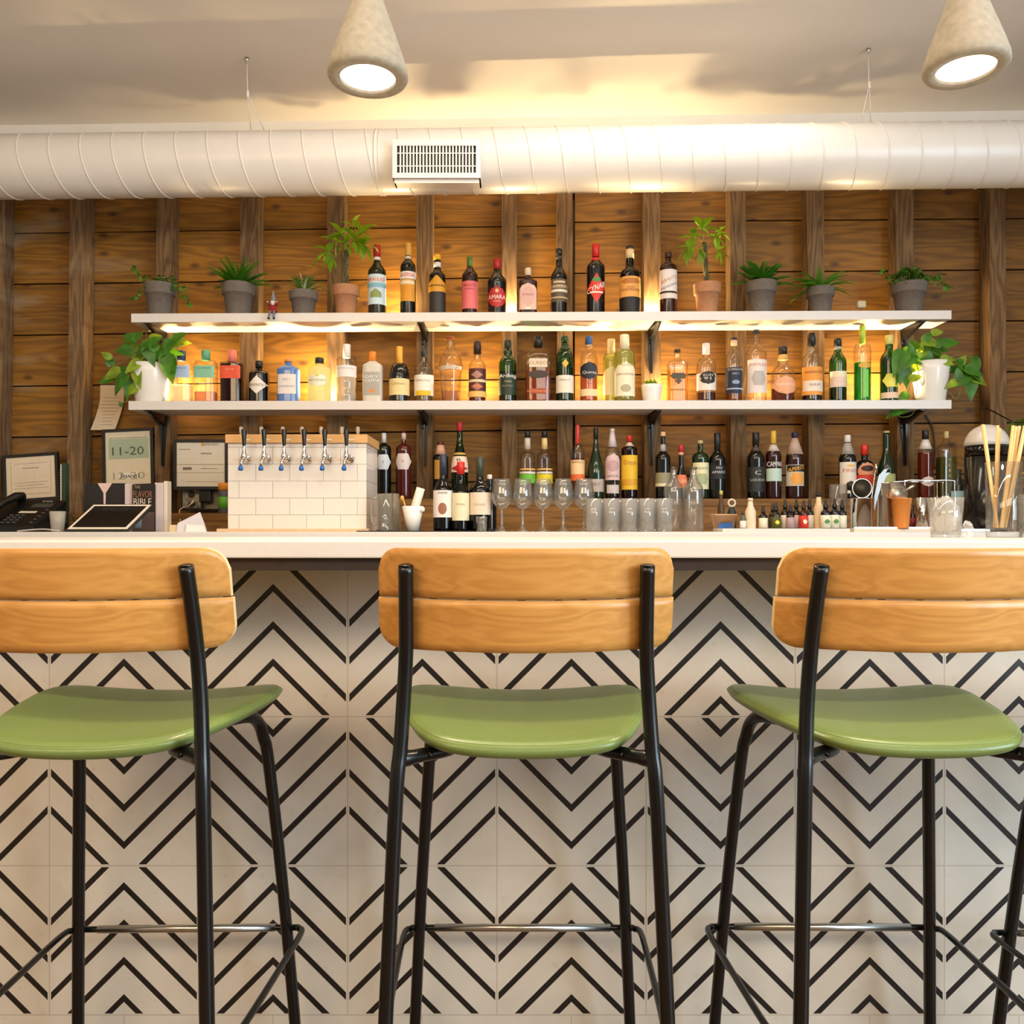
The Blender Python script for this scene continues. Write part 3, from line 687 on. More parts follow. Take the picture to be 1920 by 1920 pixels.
# --- lower shelf
M_(340, 658, 41, .70, .85, .36, 'clear', '33445e', 677, 'clear gin bottle with navy cap and pale blue label', p=5, ry=.6, curve='round', capr=1.1, liquid='f2e6d6', level=.36,
   labels=[(685, 708, 'a9bfe0', .92, 'rect', [('HAYMAN', 690, 3, '56709c', .6)])])
M_(386, 657, 41, .70, .85, .36, 'clear', '5ea07c', 676, 'clear gin bottle with mint cap and teal label', p=5, ry=.6, curve='round', capr=1.1, liquid='e8b890', level=.22,
   labels=[(685, 708, '86bea0', .92, 'rect', [('HAYMAN', 690, 3, '3c7a60', .6)])])
M_(435, 657, 40, .76, .88, .36, 'clear', 'e07868', 680, 'square bottle of dark red liqueur with coral cap and red-orange label', p=6, ry=.7, capr=1.1, liquid='3a0c08', level=.74,
   labels=[(685, 709, 'dc5234', .95, 'rect', [('SLOE', 692, 3, 'f0b080', .4)])])
M_(486, 677, 37, .68, .78, .32, 'black', '141414', 690, 'stout black apothecary bottle with white diamond label', capr=1.2, curve='round',
   labels=[(704, 738, 'e8ddd2', 1.0, 'diamond', [("HENDRICK'S", 721, 5, '5a5048', .9)])])
M_(541, 673, 41, .74, .84, .30, 'blue', 'e09050', 679, 'sky blue gin bottle with cork top and cream label', p=3, ry=.8, curve='round', capr=1.25,
   labels=[(701, 738, 'e6dcd4', .82, 'rect', [('LONDON', 724, 3.5, '506890', .7), ('NO 1', 711, 5, '8090a8', .35)])])
M_(599, 671, 42, .72, .82, .34, 'milk', '181614', 682, 'clear round-shouldered gin bottle with black cap glowing from behind', curve='round',
   labels=[(700, 724, 'f2ead2', .6, 'oval', [('BOTANIST', 712, 3.5, '77765a', .8)]), (701, 705, 'c8cc40', .12, 'oval')])
M_(650, 646, 37, .74, .80, .36, 'clear', 'ece6e2', 671, 'clear ribbed gin bottle with tall white cap', curve='round', ribs=900, liquid='e4dcd0', level=.52,
   labels=[(684, 706, 'e8e2de', .97, 'rect', [('PLYMOUTH', 690, 3, 'a09890', .8)])])
M_(699, 660, 37, .72, .84, .32, 'frost', 'e8862c', 677, 'frosted white gin bottle with orange cap and grey label', p=4, ry=.75,
   labels=[(697, 741, 'a8a498', .8, 'rect', [('DRY', 706, 5, 'e8e4dc', .7), ('GIN', 713, 5, 'e8e4dc', .7)]), (728, 737, 'd48a54', .3, 'oval')])
M_(749, 650, 38, .44, .72, .30, 'black', 'e4a83c', 683, 'dark cognac bottle with long yellow foil neck and cream label', curve='round', capr=1.05,
   labels=[(709, 740, 'e8cf94', .94, 'rect', [('COGNAC', 719, 4, '9a7434', .7)])])
M_(795, 655, 36, .56, .74, .34, 'clear', '262a30', 669, 'clear bourbon bottle with black cap and white label with yellow foot', curve='round', capr=1.0,
   labels=[(702, 741, 'ece4d6', .92, 'rect', [('TEMPLETON', 713, 4, '94887c', .8)]), (732, 741, 'e4b81c', .55)])
M_(845, 632, 45, .5, .9, .28, 'clear', '8a4424', 636, 'tall clear faceted decanter bottle narrowing to its foot with cork stopper', curve='cos', capr=1.15, liquid='d8a070', level=.18, seg=10,
   prof=[(0, .72), (.35, .86), (.58, 1.0), (.66, .92), (.86, .30), (1, .27)], labels=[(685, 691, 'e2d4c4', .8, 'rect', [('ORIGINAL', 688, 4, 'a08468', .9)])])
M_(895, 640, 32, .56, .70, .40, 'clear', '2a120e', 664, 'whisky bottle with maroon patterned label and cream band', curve='round', liquid='7a2c10', level=.54, neckband=(646, 660, 'ead8c4'),
   labels=[(690, 733, '54201c', .97), (694, 710, 'a87868', .5, 'diamond'), (711, 716, 'dcc8a0', .9), (717, 732, 'b06a50', .5, 'diamond', [('RYE', 724, 4, 'f0a060', .3)]), (733, 744, 'e4b464', .97)])
M_(952, 638, 33, .60, .74, .36, 'green', '182014', 656, 'dark green whisky bottle with bulbous neck and white lettering', curve='round', bulb=.35, liquid='2c4a18', level=.5,
   labels=[(700, 740, '22301f', .95, 'rect', [('Ardbeg', 705, 9, 'efe9e0', .95), ('TEN', 715, 3, 'c8bc8c', .4), ('ISLAY MALT', 723, 3, 'a8a07c', .6)])])
M_(1009, 632, 48, .64, .80, .32, 'clear', '1a1512', 651, 'broad flask of bourbon, half full, with black stopper', p=5, ry=.5, curve='round', capr=1.1, liquid='b4501c', level=.50,
   labels=[(672, 688, 'dcc7ac', .7, 'rect', [('BOURBON', 680, 7, '9c7850', .9)]), (694, 709, '3a2a22', .8, 'oval'), (728, 738, 'a04420', .6, 'rect', [('WHISKEY', 733, 4, 'e08a50', .9)])])
M_(1059, 631, 33, .60, .82, .38, 'green', '20401c', 642, 'green single malt bottle with long shoulder and low cream label', curve='round', liquid='2c7a28', level=.6, neckband=(648, 656, '2a3c20'),
   labels=[(703, 736, 'e6ddcc', .97, 'rect', [('MALT', 712, 4, '8a7c68', .6)]), (673, 689, 'd8b040', .25, 'diamond')])
M_(1104, 631, 33, .58, .80, .38, 'clear', '35548c', 647, 'amber whisky bottle with blue cap and black oval label', curve='round', liquid='c0702c', level=.55, neckband=(645, 651, 'c8a070'),
   labels=[(678, 711, '1c2030', .93, 'oval', [('Quinta', 698, 6, 'd8d4cc', .8)]), (729, 742, 'e8cfa0', .98)])
bottle(1146, 636, 30, SL(1146), 3.895, .66, .80, .42, 'ltgreen', 'dcc89c', 665, 'pale green tequila bottle with knobbly stopper, the rear one of the pair', grp=GM, curve='round', capr=1.15, liquid='e2d88c', level=.75,
   labels=[(686, 740, 'e4dca8', .9, 'arch')])
b18 = bottle(1171, 628, 38, SL(1171), 3.80, .66, .80, .40, 'ltgreen', 'e6d8b8', 657, 'pale green tequila bottle with knobbly stopper and arched cream label', grp=GM, curve='round', capr=1.15, liquid='e8dc94', level=.75,
   labels=[(677, 742, 'ebe3c4', .92, 'arch', [('TEQUILA', 684, 4, 'a08458', .7), ('GRAN CENTENARIO', 701, 4, 'b07848', .85)]), (720, 735, 'b4aa8c', .34, 'oval')])
M_(1270, 655, 37, .74, .82, .30, 'clear', '2a2018', 661, 'square bottle of golden tequila printed with a dark horned beast', p=7, ry=.6, capr=1.1, liquid='e4b020', level=.62,
   labels=[(699, 710, '4c4430', .85, 'hex'), (707, 721, '554a30', .35, 'diamond', []), (729, 732, 'a8781c', .8, 'rect')])
M_(1324, 644, 36, .60, .76, .34, 'clear', 'e2dcd6', 664, 'clear rum bottle with white cap and round black emblem label', curve='round', taper=-.0, liquid='6a3a34', level=.17,
   labels=[(699, 731, 'e2dad2', .96), (695, 720, '26221e', .62, 'oval', [('RUM', 703, 4, 'd0c8bc', .5), ('1911', 709, 5, 'd8d0c4', .8)])])
M_(1376, 633, 32, .60, .80, .34, 'clear', '1c1c20', 637, 'whiskey bottle with blue-black label and pale cork neck', curve='round', liquid='a0541c', level=.2, neckband=(637, 647, 'd8bc98'),
   labels=[(688, 737, '151d33', .97, 'rect', [('CORAZON', 692, 4, 'cfc6b4', .85), ('NO 2', 700, 4, 'b4bcd0', .4)]), (712, 720, '8c98b4', .3, 'oval'), (727, 730, '98a4c0', .8)])
M_(1418, 619, 37, .66, .78, .28, 'clear', '26242a', 626, 'tallest clear bottle with long neck and broad white label', curve='round', capr=1.25,
   labels=[(673, 736, 'e6d8d2', .84, 'rect', [('FORTALEZA', 683, 5, 'cc6a62', .85)]), (695, 722, 'b8b0ac', .5, 'hex')])
rb = M_(1468, 650, 42, .50, .66, .34, 'clear', '1c1610', 664, 'round-bellied rum bottle with peach label wrapped in twine', curve='round', bulge=.04, bulb=.35, liquid='8a4424', level=.25, neckband=(664, 674, 'd8ac64'),
   labels=[(704, 739, 'e6a680', .82, 'oval', [('PLANTATION', 720, 5, 'f6e4d2', .8)])])
M_(1522, 625, 38, .58, .70, .36, 'clear', '18161a', 649, 'rum bottle with bulb neck and bright orange label', curve='round', bulb=.4, liquid='3c342c', level=.22,
   labels=[(687, 740, 'e89a40', .95, 'rect', [('BARBANCOURT', 697, 5, '7a4414', .85)]), (713, 733, 'eadac8', .8, 'rect', [('RHUM', 721, 5, '907060', .5)])])
M_(1571, 635, 31, .64, .82, .40, 'green', '1c1c1c', 650, 'slim green bottle with black cap and cream label', liquid='2c6420', level=.5, neckband=(649, 655, 'a8a89c'),
   labels=[(695, 725, 'e8e0c0', .96), (706, 724, 'e4c8b8', .9)])
M_(1617, 611, 31, .66, .80, .34, 'clear', 'a8c43c', 645, 'tall bottle of bright green liqueur with lime foil neck', curve='round', liquid='2ca028', level=.52, capr=1.05,
   labels=[(678, 690, 'd8a840', .55, 'oval'), (692, 744, '7cc85c', .22, 'rect')])
M_(1667, 629, 32, .64, .80, .42, 'green', 'e4d480', 646, 'green bottle with pale yellow cap half hidden by the trailing plant', liquid='5a8428', level=.7,
   labels=[(735, 746, 'e8c8b0', .95), (700, 725, 'e8dc5c', .8, 'hex')])
# --- ledge
B_(720, 808, 27, .76, .82, .30, 'black', None, None, 'blue-black bottle with silver pourer and oval silver label beside the tap tower', neckband=(812, 830, 'c8ccd4'),
   labels=[(852, 880, 'd0d4dc', .9, 'hex', [('X', 866, 5, '4a4c54', .15)])])
B_(757, 808, 29, .76, .82, .28, 'ruby', None, None, 'dark red bottle with silver pourer and oval silver label', neckband=(812, 824, 'c4b4ac'),
   labels=[(850, 880, 'd8ccc8', .95, 'hex', [('X', 864, 5, 'a04040', .15)])])
bottle(826, 829, 30, ZL, 3.86, .74, .82, .4, 'black', '5a2418', 834, 'black bottle with gold side label and cork neck behind the wine bottles', grp=GB, neckband=(834, 852, 'd09c84'),
   labels=[(862, 898, 'b0802c', .5)])
B_(862, 792, 31, .40, .80, .34, 'green', 'b4242c', 808, 'tall green bottle with red foil cap and white star label', curve='cos', liquid='24551c', level=.7, capr=1.05,
   labels=[(848, 852, 'd0a048', .97), (855, 885, 'ead2bc', .97, 'rect', [('R', 862, 6, '3c3448', .3)]), (870, 886, 'a81c30', .9, 'diamond')])
B_(989, 809, 29, .62, .76, .34, 'clear', '14140f', 820, 'clear cordial bottle with black cap and lime green label', liquid='8c6c4c', level=.3, neckband=(821, 842, 'c8beb0'),
   labels=[(878, 881, 'e8b060', .97), (884, 888, 'dcd6cc', .97), (889, 906, '67b42c', .97)])
B_(1021, 809, 29, .62, .76, .34, 'clear', '14140f', 820, 'clear cordial bottle with black cap and yellow label', liquid='8c6c4c', level=.3, neckband=(821, 842, 'd8bc84'),
   labels=[(878, 881, 'e8b060', .97), (884, 888, 'dcd6cc', .97), (889, 906, 'dcc81c', .97)])
B_(1083, 797, 26, .62, .82, .27, 'clear', 'd04038', 832, 'slim orange liqueur bottle with long coral foil neck', liquid='7c2c14', level=.55, capr=1.1,
   labels=[(862, 901, 'ecc894', .95, 'rect', [('BIANCO', 866, 5, '7c4a24', .8)]), (889, 901, 'e0682c', .95)])
B_(1117, 803, 30, .34, .84, .27, 'bottlegreen', '12140f', 822, 'dark green champagne bottle with low grey label', curve='cos', capr=1.1,
   labels=[(898, 922, 'b8aaa0', .96, 'rect', [('BRUT', 908, 6, '74685f', .5)])])
B_(1148, 804, 27, .68, .80, .26, 'clear', 'e0d8d4', 808, 'clear bottle with long white neck and ornate pink scroll label', capr=1.3, liquid='3c2c24', level=.5, neckband=(808, 838, 'd4c4c4'),
   labels=[(850, 900, 'd8b8b8', .9, 'arch', [('JACK', 893, 5, '4c3c44', .8)]), (862, 884, 'c09aa0', .6, 'oval'), (909, 925, 'ccc2c0', .6)])
B_(1180, 817, 30, .80, .86, .2, 'amber', 'c82820', 828, 'amber bottle with small red top and large yellow label', capr=1.6, neckband=(829, 837, 'd0b8a8'),
   labels=[(853, 918, 'e4b828', .97, 'rect', [('Grappa', 868, 12, 'a86c1c', .8)]), (898, 910, 'd89c20', .8)])
B_(1243, 810, 28, .62, .74, .30, 'black', 'e8ba88', 818, 'dark bottle with pale cork cap and beige banded label', capr=1.15, neckband=(833, 846, 'a8a8a4'),
   labels=[(886, 906, '8f8a6c', .95), (906, 912, 'dccfb0', .95)])
B_(1277, 835, 23, .34, .62, .38, 'black', 'b8262c', 848, 'small black bottle with red cap and orange label behind the carafes', curve='cos', neckband=(848, 853, 'e4a898'),
   labels=[(890, 915, 'd8744c', .95, 'rect', [('ELISIR', 902, 6, 'f0c8a0', .8)])])
B_(1313, 826, 31, .70, .80, .32, 'bottlegreen', 'b8ac78', 832, 'green herbal liqueur bottle with cream engraved label', curve='round', capr=1.05,
   labels=[(867, 917, 'e0dab0', .84, 'rect', [('LIQUEUR', 878, 4, '5c6c44', .7)]), (888, 908, 'a8b088', .55, 'hex')])
B_(1345, 812, 31, .60, .76, .36, 'black', '14161c', 844, 'plain black bottle with small white lettering', curve='cos', capr=1.05,
   labels=[(872, 898, '101014', .9, 'rect', [('NO', 877, 4, 'c8c8cc', .35), ('AMARO', 885, 5, 'c8c8cc', .8)])])
B_(1417, 811, 32, .62, .78, .36, 'black', '141210', 834, 'black bottle with black cap and crest on a dark label', capr=1.1, neckband=(838, 846, '4c3c34'),
   labels=[(875, 922, '1e2420', .92, 'rect', [('LIQUEUR', 900, 5, 'c8c4b8', .8), ('C', 886, 8, 'c8c4b8', .35)])])
B_(1450, 808, 29, .64, .80, .32, 'dkred', 'e0b040', 832, 'dark red aperitif bottle with yellow cap and blue-green label', capr=1.15, neckband=(833, 846, 'c8b8b0'),
   labels=[(864, 876, '2a1014', .97, 'rect', [('CAMPARI', 870, 9, 'f2ece8', .97)]), (878, 902, 'b8d0c4', .85)])
B_(1490, 811, 33, .60, .74, .30, 'dkred', '1a1c40', 821, 'orange aperitif bottle with navy cap and slanted yellow lettering', curve='round', neckband=(821, 852, 'b89c8c'),
   labels=[(871, 911, 'c8bca8', .97), (872, 884, '181818', .8, 'rect', [('APEROL', 878, 7, 'f0b020', .95, .2)]), (886, 908, 'e8a040', .5, 'hex')])
B_(1589, 816, 31, .64, .80, .34, 'black', 'e8e2de', 829, 'dark vermouth bottle with white cap and tall white label', capr=1.1, neckband=(830, 852, 'a8a098'),
   labels=[(866, 925, 'e8dfd4', .92, 'rect', [('FINO', 882, 7, 'c06458', .8)]), (870, 876, 'e8c070', .3, 'oval')])
B_(1621, 834, 32, .60, .72, .36, 'black', 'd02c1c', 853, 'dark bottle with red cap and arched orange label behind the bar tools', curve='round', capr=1.15,
   labels=[(866, 900, 'd89470', .8, 'oval'), (872, 884, '3c1c1c', .5, 'oval'), (890, 910, 'c83824', .9)])
B_(1662, 808, 31, .42, .74, .38, 'bottlegreen', 'b8a878', 812, 'dark green bottle with pale cap and green-cream label behind the tongs', curve='cos', capr=1.0,
   labels=[(888, 920, 'b8c48c', .9)])
B_(1735, 807, 28, .68, .80, .38, 'clear', '1c1a1c', 823, 'amber whiskey bottle with black cap and small round pale label', liquid='8a2c10', level=.68, capr=1.1, neckband=(824, 842, 'e0d8d4'),
   labels=[(893, 912, 'dcc8c0', .65, 'oval', [('23', 905, 4, '904838', .25)])])
B_(1774, 809, 33, .74, .86, .28, 'clear', 'c8b078', 822, 'tall square bottle of olive liqueur with a gold lettered stripe', p=5, ry=.8, liquid='6a6418', level=.62, capr=1.0,
   labels=[(848, 925, '4c4414', .24, 'rect', [('O', 862, 4, 'e4c04c', .1), ('L', 872, 5, 'e4c04c', .1), ('I', 882, 5, 'e4c04c', .05), ('O', 892, 5, 'e4c04c', .1)])])
# --- wine bottles standing on the back counter
GW = 'wine bottles on the back counter'
def W_(px, top, w, D, *a, **k): return bottle(px, top, w, ZC, D, *a, grp=GW, **k)
W_(831, 852, 37, 3.27, .52, .72, .36, 'dkgreen', '2c3440', 890, 'red wine bottle with two cameo portraits on its white label', capr=1.05, liquid='1c0a08', level=.65,
   labels=[(919, 970, 'ece2dc', .98, 'rect', [('WINE', 924, 4, '3a3028', .5)]), (942, 965, '9a6248', .28, 'oval')])
W_(864, 866, 33, 3.26, .52, .74, .40, 'dkgreen', 'd22c20', 889, 'red wine bottle with bright red foil and plain cream label', capr=1.1, liquid='1c0a08', level=.62,
   labels=[(924, 976, 'e6dcb8', .86, 'rect', [('Chianti', 945, 4, '8c6c44', .5)])])
W_(900, 857, 40, 3.27, .54, .72, .34, 'dkgreen', '3c4438', 892, 'red wine bottle with grey-green foil and wide cream label', capr=1.08, liquid='1c0a08', level=.66,
   labels=[(923, 965, 'e8d2bc', .97, 'rect', [('CUVEE', 946, 4, '9c8468', .5)])])
W_(918, 890, 26, 3.42, .56, .76, .4, 'black', 'e0dcd4', 898, 'dark bottle with white pourer behind the wide-label wine', capr=.9)
# ------------------------------------------------------------ plants
M_LEAF = leafmat('pothos leaf', '447a20', .3, var=.5, scale=22)
M_LEAF2 = leafmat('pothos leaf pale', '8aa630', .35, var=.45, scale=26)
M_FERN = leafmat('fern leaf', '5a9c34', .35, scale=30)
M_MONEY = leafmat('money tree leaf', '7aa626', .45, scale=18)
M_IVY = leafmat('ivy leaf', '5a8a34', .3, var=.5, scale=40)
M_SPIDER = leafmat('striped leaf', '648a40', .3, .45, var=.3, scale=30)
M_STEM = mat('green stem', '7a8c44', .6, var=.2)
M_GREYPOT = mat('grey clay pot', '6a6058', .85, var=.12, bump=.2, scale=60)
M_TERRA = mat('terracotta pot', 'b07c58', .85, var=.1, bump=.2, scale=60)
M_POT = mat('white ceramic', 'ece8e2', .22, var=.01)
def leaf(g, base, d, L, w, droop=.3, fold=.25, kind='oval', up=(0, 0, 1), n=7):
    """one curved, folded leaf from base toward d"""
    d = Vector(d).normalized(); up = Vector(up); side = d.cross(up)
    if side.length < 1e-3: side = Vector((1, 0, 0))
    side.normalize(); nrm = side.cross(d).normalized(); v = []; f = []; B = Vector(base)
    for i in range(n + 1):
        t = i / n
        if kind == 'heart': wd = (sin(pi * min(1, t * .92 + .08) ** .62)) if t < 1 else 0
        elif kind == 'strap': wd = min(1, t * 6 + .3) * (1 - t ** 3)
        else: wd = sin(pi * t ** .85) if 0 < t < 1 else (.05 if t == 0 else 0)
        c = B + d * (L * t * (1 - .15 * droop * t)) + nrm * (-droop * L * t * t * .6) + Vector((0, 0, -droop * L * t * t * .4))
        for s in (-1, 0, 1): v.append(c + side * (s * w * wd * .5) + nrm * (abs(s) * fold * w * wd * .5))
    for i in range(n):
        for j in (0, 1): a = i * 3 + j; f.append((a, a + 1, a + 4, a + 3))
    return g.add(v, f, True)
def pot(parent, r, h, m, rim=True, taper=.72, soil=True):
    if rim: P = [(0, 0), (r * taper, 0), (r * taper, .003), (r * .88, h * .68), (r * .985, h * .685), (r * .99, h * .70), (r * 1.04, h * .985), (r * 1.03, h), (r * 1.0, h), (r * .9, h), (r * .88, h * .88), (0, h * .88)]
    else: P = [(0, 0), (r * taper, 0), (r * (taper + .04), .004), (r * .97, h * .8), (r, h), (r * .94, h), (r * .9, h * .9), (0, h * .9)]
    G().lathe(P, seg=32).obj('pot', m, parent)
    if soil: G().lathe([(0, h * (.885 if rim else .905)), (r * .87, h * (.885 if rim else .905)), (r * .5, h * .93), (0, h * .94)], seg=20).obj('soil', M_SOIL, parent)
def plant(px, w, potTop, S, label, kind, m, cat='potted plant', D=3.84, rim=True, name='potted_plant', taper=.72, grp=None, **k):
    x = X(px, D); r = w * D / F / 2; z0 = S(px); h = Z(potTop, D) - z0
    t = thing(name, label, cat, (x, D, z0), group=grp); pot(t, r / 1.03, h, m, rim, taper); return t, r, h, z0, x
# ferns
def fern(t, r, h, n, L, seed, spread=1.0, m=M_FERN, wid=1.0, flat_=.4):
    rd = random.Random(seed); g = G(); gs = G()
    for i in range(n):
        a = 2 * pi * i / n + rd.uniform(-.2, .2); l = L * rd.uniform(.7, 1.1); e = rd.uniform(.35, 1.25)
        pts = []
        for k in range(9):
            q = k / 8; pts.append(Vector((cos(a) * l * q * cos(e) * spread, sin(a) * l * q * cos(e) * .55, h * .9 + l * (sin(e) * q - flat_ * q * q * (1.3 - sin(e) * .5)))))
        gs.tube(pts, .0010, 4)
        for k in range(1, 9):
            p, dr = pts[k], (pts[k] - pts[k - 1]).normalized(); q = k / 8; ll = .034 * wid * (1 - .72 * q) + .006
            sd = dr.cross(Vector((0, 0, 1))).normalized() if abs(dr.z) < .98 else Vector((1, 0, 0))
            for s in (-1, 1):
                for o_ in (0, .5): leaf(g, p - (pts[k] - pts[k - 1]) * o_, sd * s + dr * .5, ll, ll * .62, .2, .1, n=4)
    gs.obj('stem', M_STEM, t); g.obj('foliage', m, t)
GP = 'grey clay pots on the upper shelf'
t, r, h, z, x = plant(447, 62, 534, SU, 'bushy upright fern in a grey clay pot by the knitted gnome', 'fern', M_GREYPOT, grp=GP, name='potted_fern'); fern(t, r, h, 26, .175, 1, flat_=.25)
t, r, h, z, x = plant(1427, 57, 530, SU, 'wide feathery fern in a grey clay pot right of the terracotta money tree', 'fern', M_GREYPOT, grp=GP, name='potted_fern'); fern(t, r, h, 30, .15, 2, 1.1, flat_=.3)
t, r, h, z, x = plant(1538, 52, 541, SU, 'fern with long arching strap fronds in a grey clay pot', 'fern', M_GREYPOT, grp=GP, name='potted_fern')
rd = random.Random(3); g = G()
for i in range(40):
    a = rd.uniform(0, 2 * pi); e = rd.uniform(.2, 1.1); leaf(g, (0, 0, h * .9), (cos(a) * cos(e), sin(a) * cos(e) * .5, sin(e)), rd.uniform(.13, .19), .022, .5, .2, 'strap', n=8)
g.obj('foliage', M_FERN, t)
t, r, h, z, x = plant(569, 54, 548, SU, 'small striped spider plant in a grey clay pot', 'spider', M_GREYPOT, grp=GP, name='potted_spider_plant')
g = G(); g2 = G()
for i in range(80):
    a = rd.uniform(0, 2 * pi); e = rd.uniform(.75, 1.4)
    leaf(g if i % 3 else g2, (0, 0, h * .9), (cos(a) * cos(e), sin(a) * cos(e) * .7, sin(e)), rd.uniform(.10, .15), .011, .5, .2, 'strap', n=8)
g.obj('foliage', M_SPIDER, t); g2.obj('pale_foliage', mat('striped leaf cream', 'c0c894', .5, var=.1), t)
def trailing(t, r, h, vines, m, seed, ls=.016, n_top=30, top_h=.05):
    rd = random.Random(seed); g = G(); gs = G()
    for i in range(n_top):
        a = rd.uniform(0, 2 * pi); q = rd.uniform(.1, 1.1) * r; e = rd.uniform(0, 1)
        p = Vector((cos(a) * q, sin(a) * q * .6, h * .9 + e * top_h))
        gs.tube([(p.x * .5, p.y * .5, h * .88), p], .0007, 4)
        for k in range(3): b_ = rd.uniform(0, 2 * pi); leaf(g, p, (cos(b_), sin(b_) * .6 - .4, rd.uniform(-.2, .5)), ls * rd.uniform(.8, 1.4), ls * rd.uniform(.7, 1), .4, .2, n=4)
    for V in vines:
        P = smooth_path(V, 5); gs.tube(P, .0008, 4)
        for k in range(2, len(P)):
            for s in range(2): b_ = rd.uniform(0, 2 * pi); leaf(g, P[k], (cos(b_), -.5, sin(b_)), ls * rd.uniform(.7, 1.2), ls * .8, .3, .2, n=4)
    gs.obj('stem', M_STEM, t); g.obj('foliage', m, t)
t, r, h, z, x = plant(300, 58, 534, SU, 'thin trailing ivy in a grey clay pot at the shelf end near the wall studs', 'ivy', M_GREYPOT, grp=GP, name='potted_ivy')
trailing(t, r, h, [[(0, 0, h * .9), (.07, -.03, h * .9), (.12, -.05, h * .6), (.16, -.06, h * .32)], [(0, 0, h), (-.07, -.02, h * 1.15), (-.11, -.03, h * 1.45)], [(0, 0, h), (.06, -.02, h), (.13, -.02, h * .85)], [(0, 0, h), (-.05, -.05, h * .8), (-.10, -.05, h * .45)]], M_IVY, 5, .022, 46, .055)
t, r, h, z, x = plant(1704, 64, 533, SU, 'leafy variegated ivy in a grey clay pot at the right shelf end', 'ivy', M_GREYPOT, grp=GP, name='potted_ivy')
trailing(t, r, h, [[(0, 0, h), (.08, -.02, h * 1.1), (.13, -.03, h * 1.25)], [(0, 0, h), (-.08, -.02, h * 1.0), (-.14, -.03, h * 1.35)], [(0, 0, h), (.09, -.04, h * 1.0), (.16, -.05, h * .8)]], M_IVY, 6, .026, 90, .075)
# money trees
def palm_leaf(g, gs, p0, p1, n, L, rd, yaw_):
    gs.tube(smooth_path([p0, (p0 + p1) / 2 + Vector((0, 0, .012)), p1], 5), .0012, 5)
    ax_ = (p1 - p0).normalized(); sd = ax_.cross(Vector((0, 1, 0)))
    for k in range(n):
        a = (-.5 + k / (n - 1)) * 3.6
        d = Vector((cos(a) * ax_.x + sin(a) * .8 * -ax_.z, -.35 + .4 * rd.uniform(-1, 1), cos(a) * ax_.z + sin(a) * ax_.x - .35))
        leaf(g, p1, d, 1.25 * L * (1 - .2 * abs(a)), L * .42, .5, .15, n=6)
def money(px, w, potTop, label, hub, leaves, seed):
    t, r, h, z, x = plant(px, w, potTop, SU, label, 'money', M_TERRA, name='potted_money_tree', taper=.74)
    rd = random.Random(seed); D = 3.84; g = G(); gs = G(); gt = G()
    def PP(qx, qz, dy=0): return Vector((X(qx, D) - x, dy, Z(qz, D) - z))
    for k in range(3):
        pts = []
        for i in range(12):
            q = i / 11; a = q * 7 + k * 2.1; b = PP(hub[0], hub[1]); c = Vector((0, 0, h * .88))
            pts.append(c.lerp(b, q) + Vector((cos(a) * .007, sin(a) * .007, 0)))
        gt.tube(pts, .0062, 8)
    b = PP(*hub)
    for lx, lz, L, n, dy in leaves: palm_leaf(g, gs, b + Vector((0, 0, -.01)), PP(lx, lz, dy), n, L, rd, 0)
    gt.obj('trunk', mat('braided bark', '5a5230', .8, var=.3), t); gs.obj('stem', M_STEM, t); g.obj('foliage', M_MONEY, t)
money(649, 50, 538, 'leafy money tree in a terracotta pot left of the red-capped bottle', (650, 470), [(618, 474, .085, 5, -.02), (632, 452, .08, 5, .01), (668, 452, .09, 6, -.02), (676, 434, .08, 5, .0), (684, 462, .085, 5, -.03), (640, 440, .075, 5, -.01), (652, 462, .07, 5, -.04), (660, 420, .06, 5, .02), (628, 490, .06, 4, -.04)], 11)
money(1326, 51, 533, 'slim money tree in a terracotta pot right of the diagonal-labelled bottle', (1320, 455), [(1288, 468, .075, 5, -.03), (1300, 445, .075, 5, 0), (1318, 428, .095, 6, .01), (1340, 448, .07, 4, -.02), (1345, 474, .06, 4, -.03), (1310, 474, .06, 4, -.04), (1350, 432, .06, 4, .02)], 12)
# pothos on lower shelf
def pothos(px, w, potTop, label, leaves, vines, seed):
    t, r, h, z, x = plant(px, w, potTop, SL, label, 'pothos', M_POT, rim=False, name='potted_pothos', taper=.70, grp='trailing plants in white pots on the lower shelf')
    rd = random.Random(seed); D = 3.80; ga = G(); gb = G(); gs = G()
    def PP(qx, qz, dy=0): return Vector((X(qx, D) - x, dy - .04, Z(qz, D) - z))
    for V in vines: gs.tube(smooth_path([PP(*q) for q in V], 6), .0016, 5)
    leaves = leaves + [(lx + rd.uniform(-14, 14), lz + rd.uniform(-10, 10), an + rd.uniform(-50, 50), L_ * .85) for lx, lz, an, L_ in leaves[:16]]
    for i, (lx, lz, ang, L) in enumerate(leaves):
        p = PP(lx, lz, rd.uniform(-.05, .03)); a = R(ang); s = L * D / F
        d = Vector((cos(a), rd.uniform(-.35, -.05), sin(a)))
        b = p - d * s * .5
        leaf(gb if i % 3 == 1 else ga, b, d, s, s * .62, .35, .22, 'heart', up=(rd.uniform(-.4, .4), -1, .45), n=9)
        if lz < potTop + 12: gs.tube(smooth_path([(rd.uniform(-.3, .3) * r, -.01, h * .9), ((b.x) * .6, b.y * .5, max(h, b.z) + .01), b], 5), .0013, 5)
    gs.obj('stem', M_STEM, t); ga.obj('foliage', M_LEAF, t); gb.obj('pale_foliage', M_LEAF2, t)
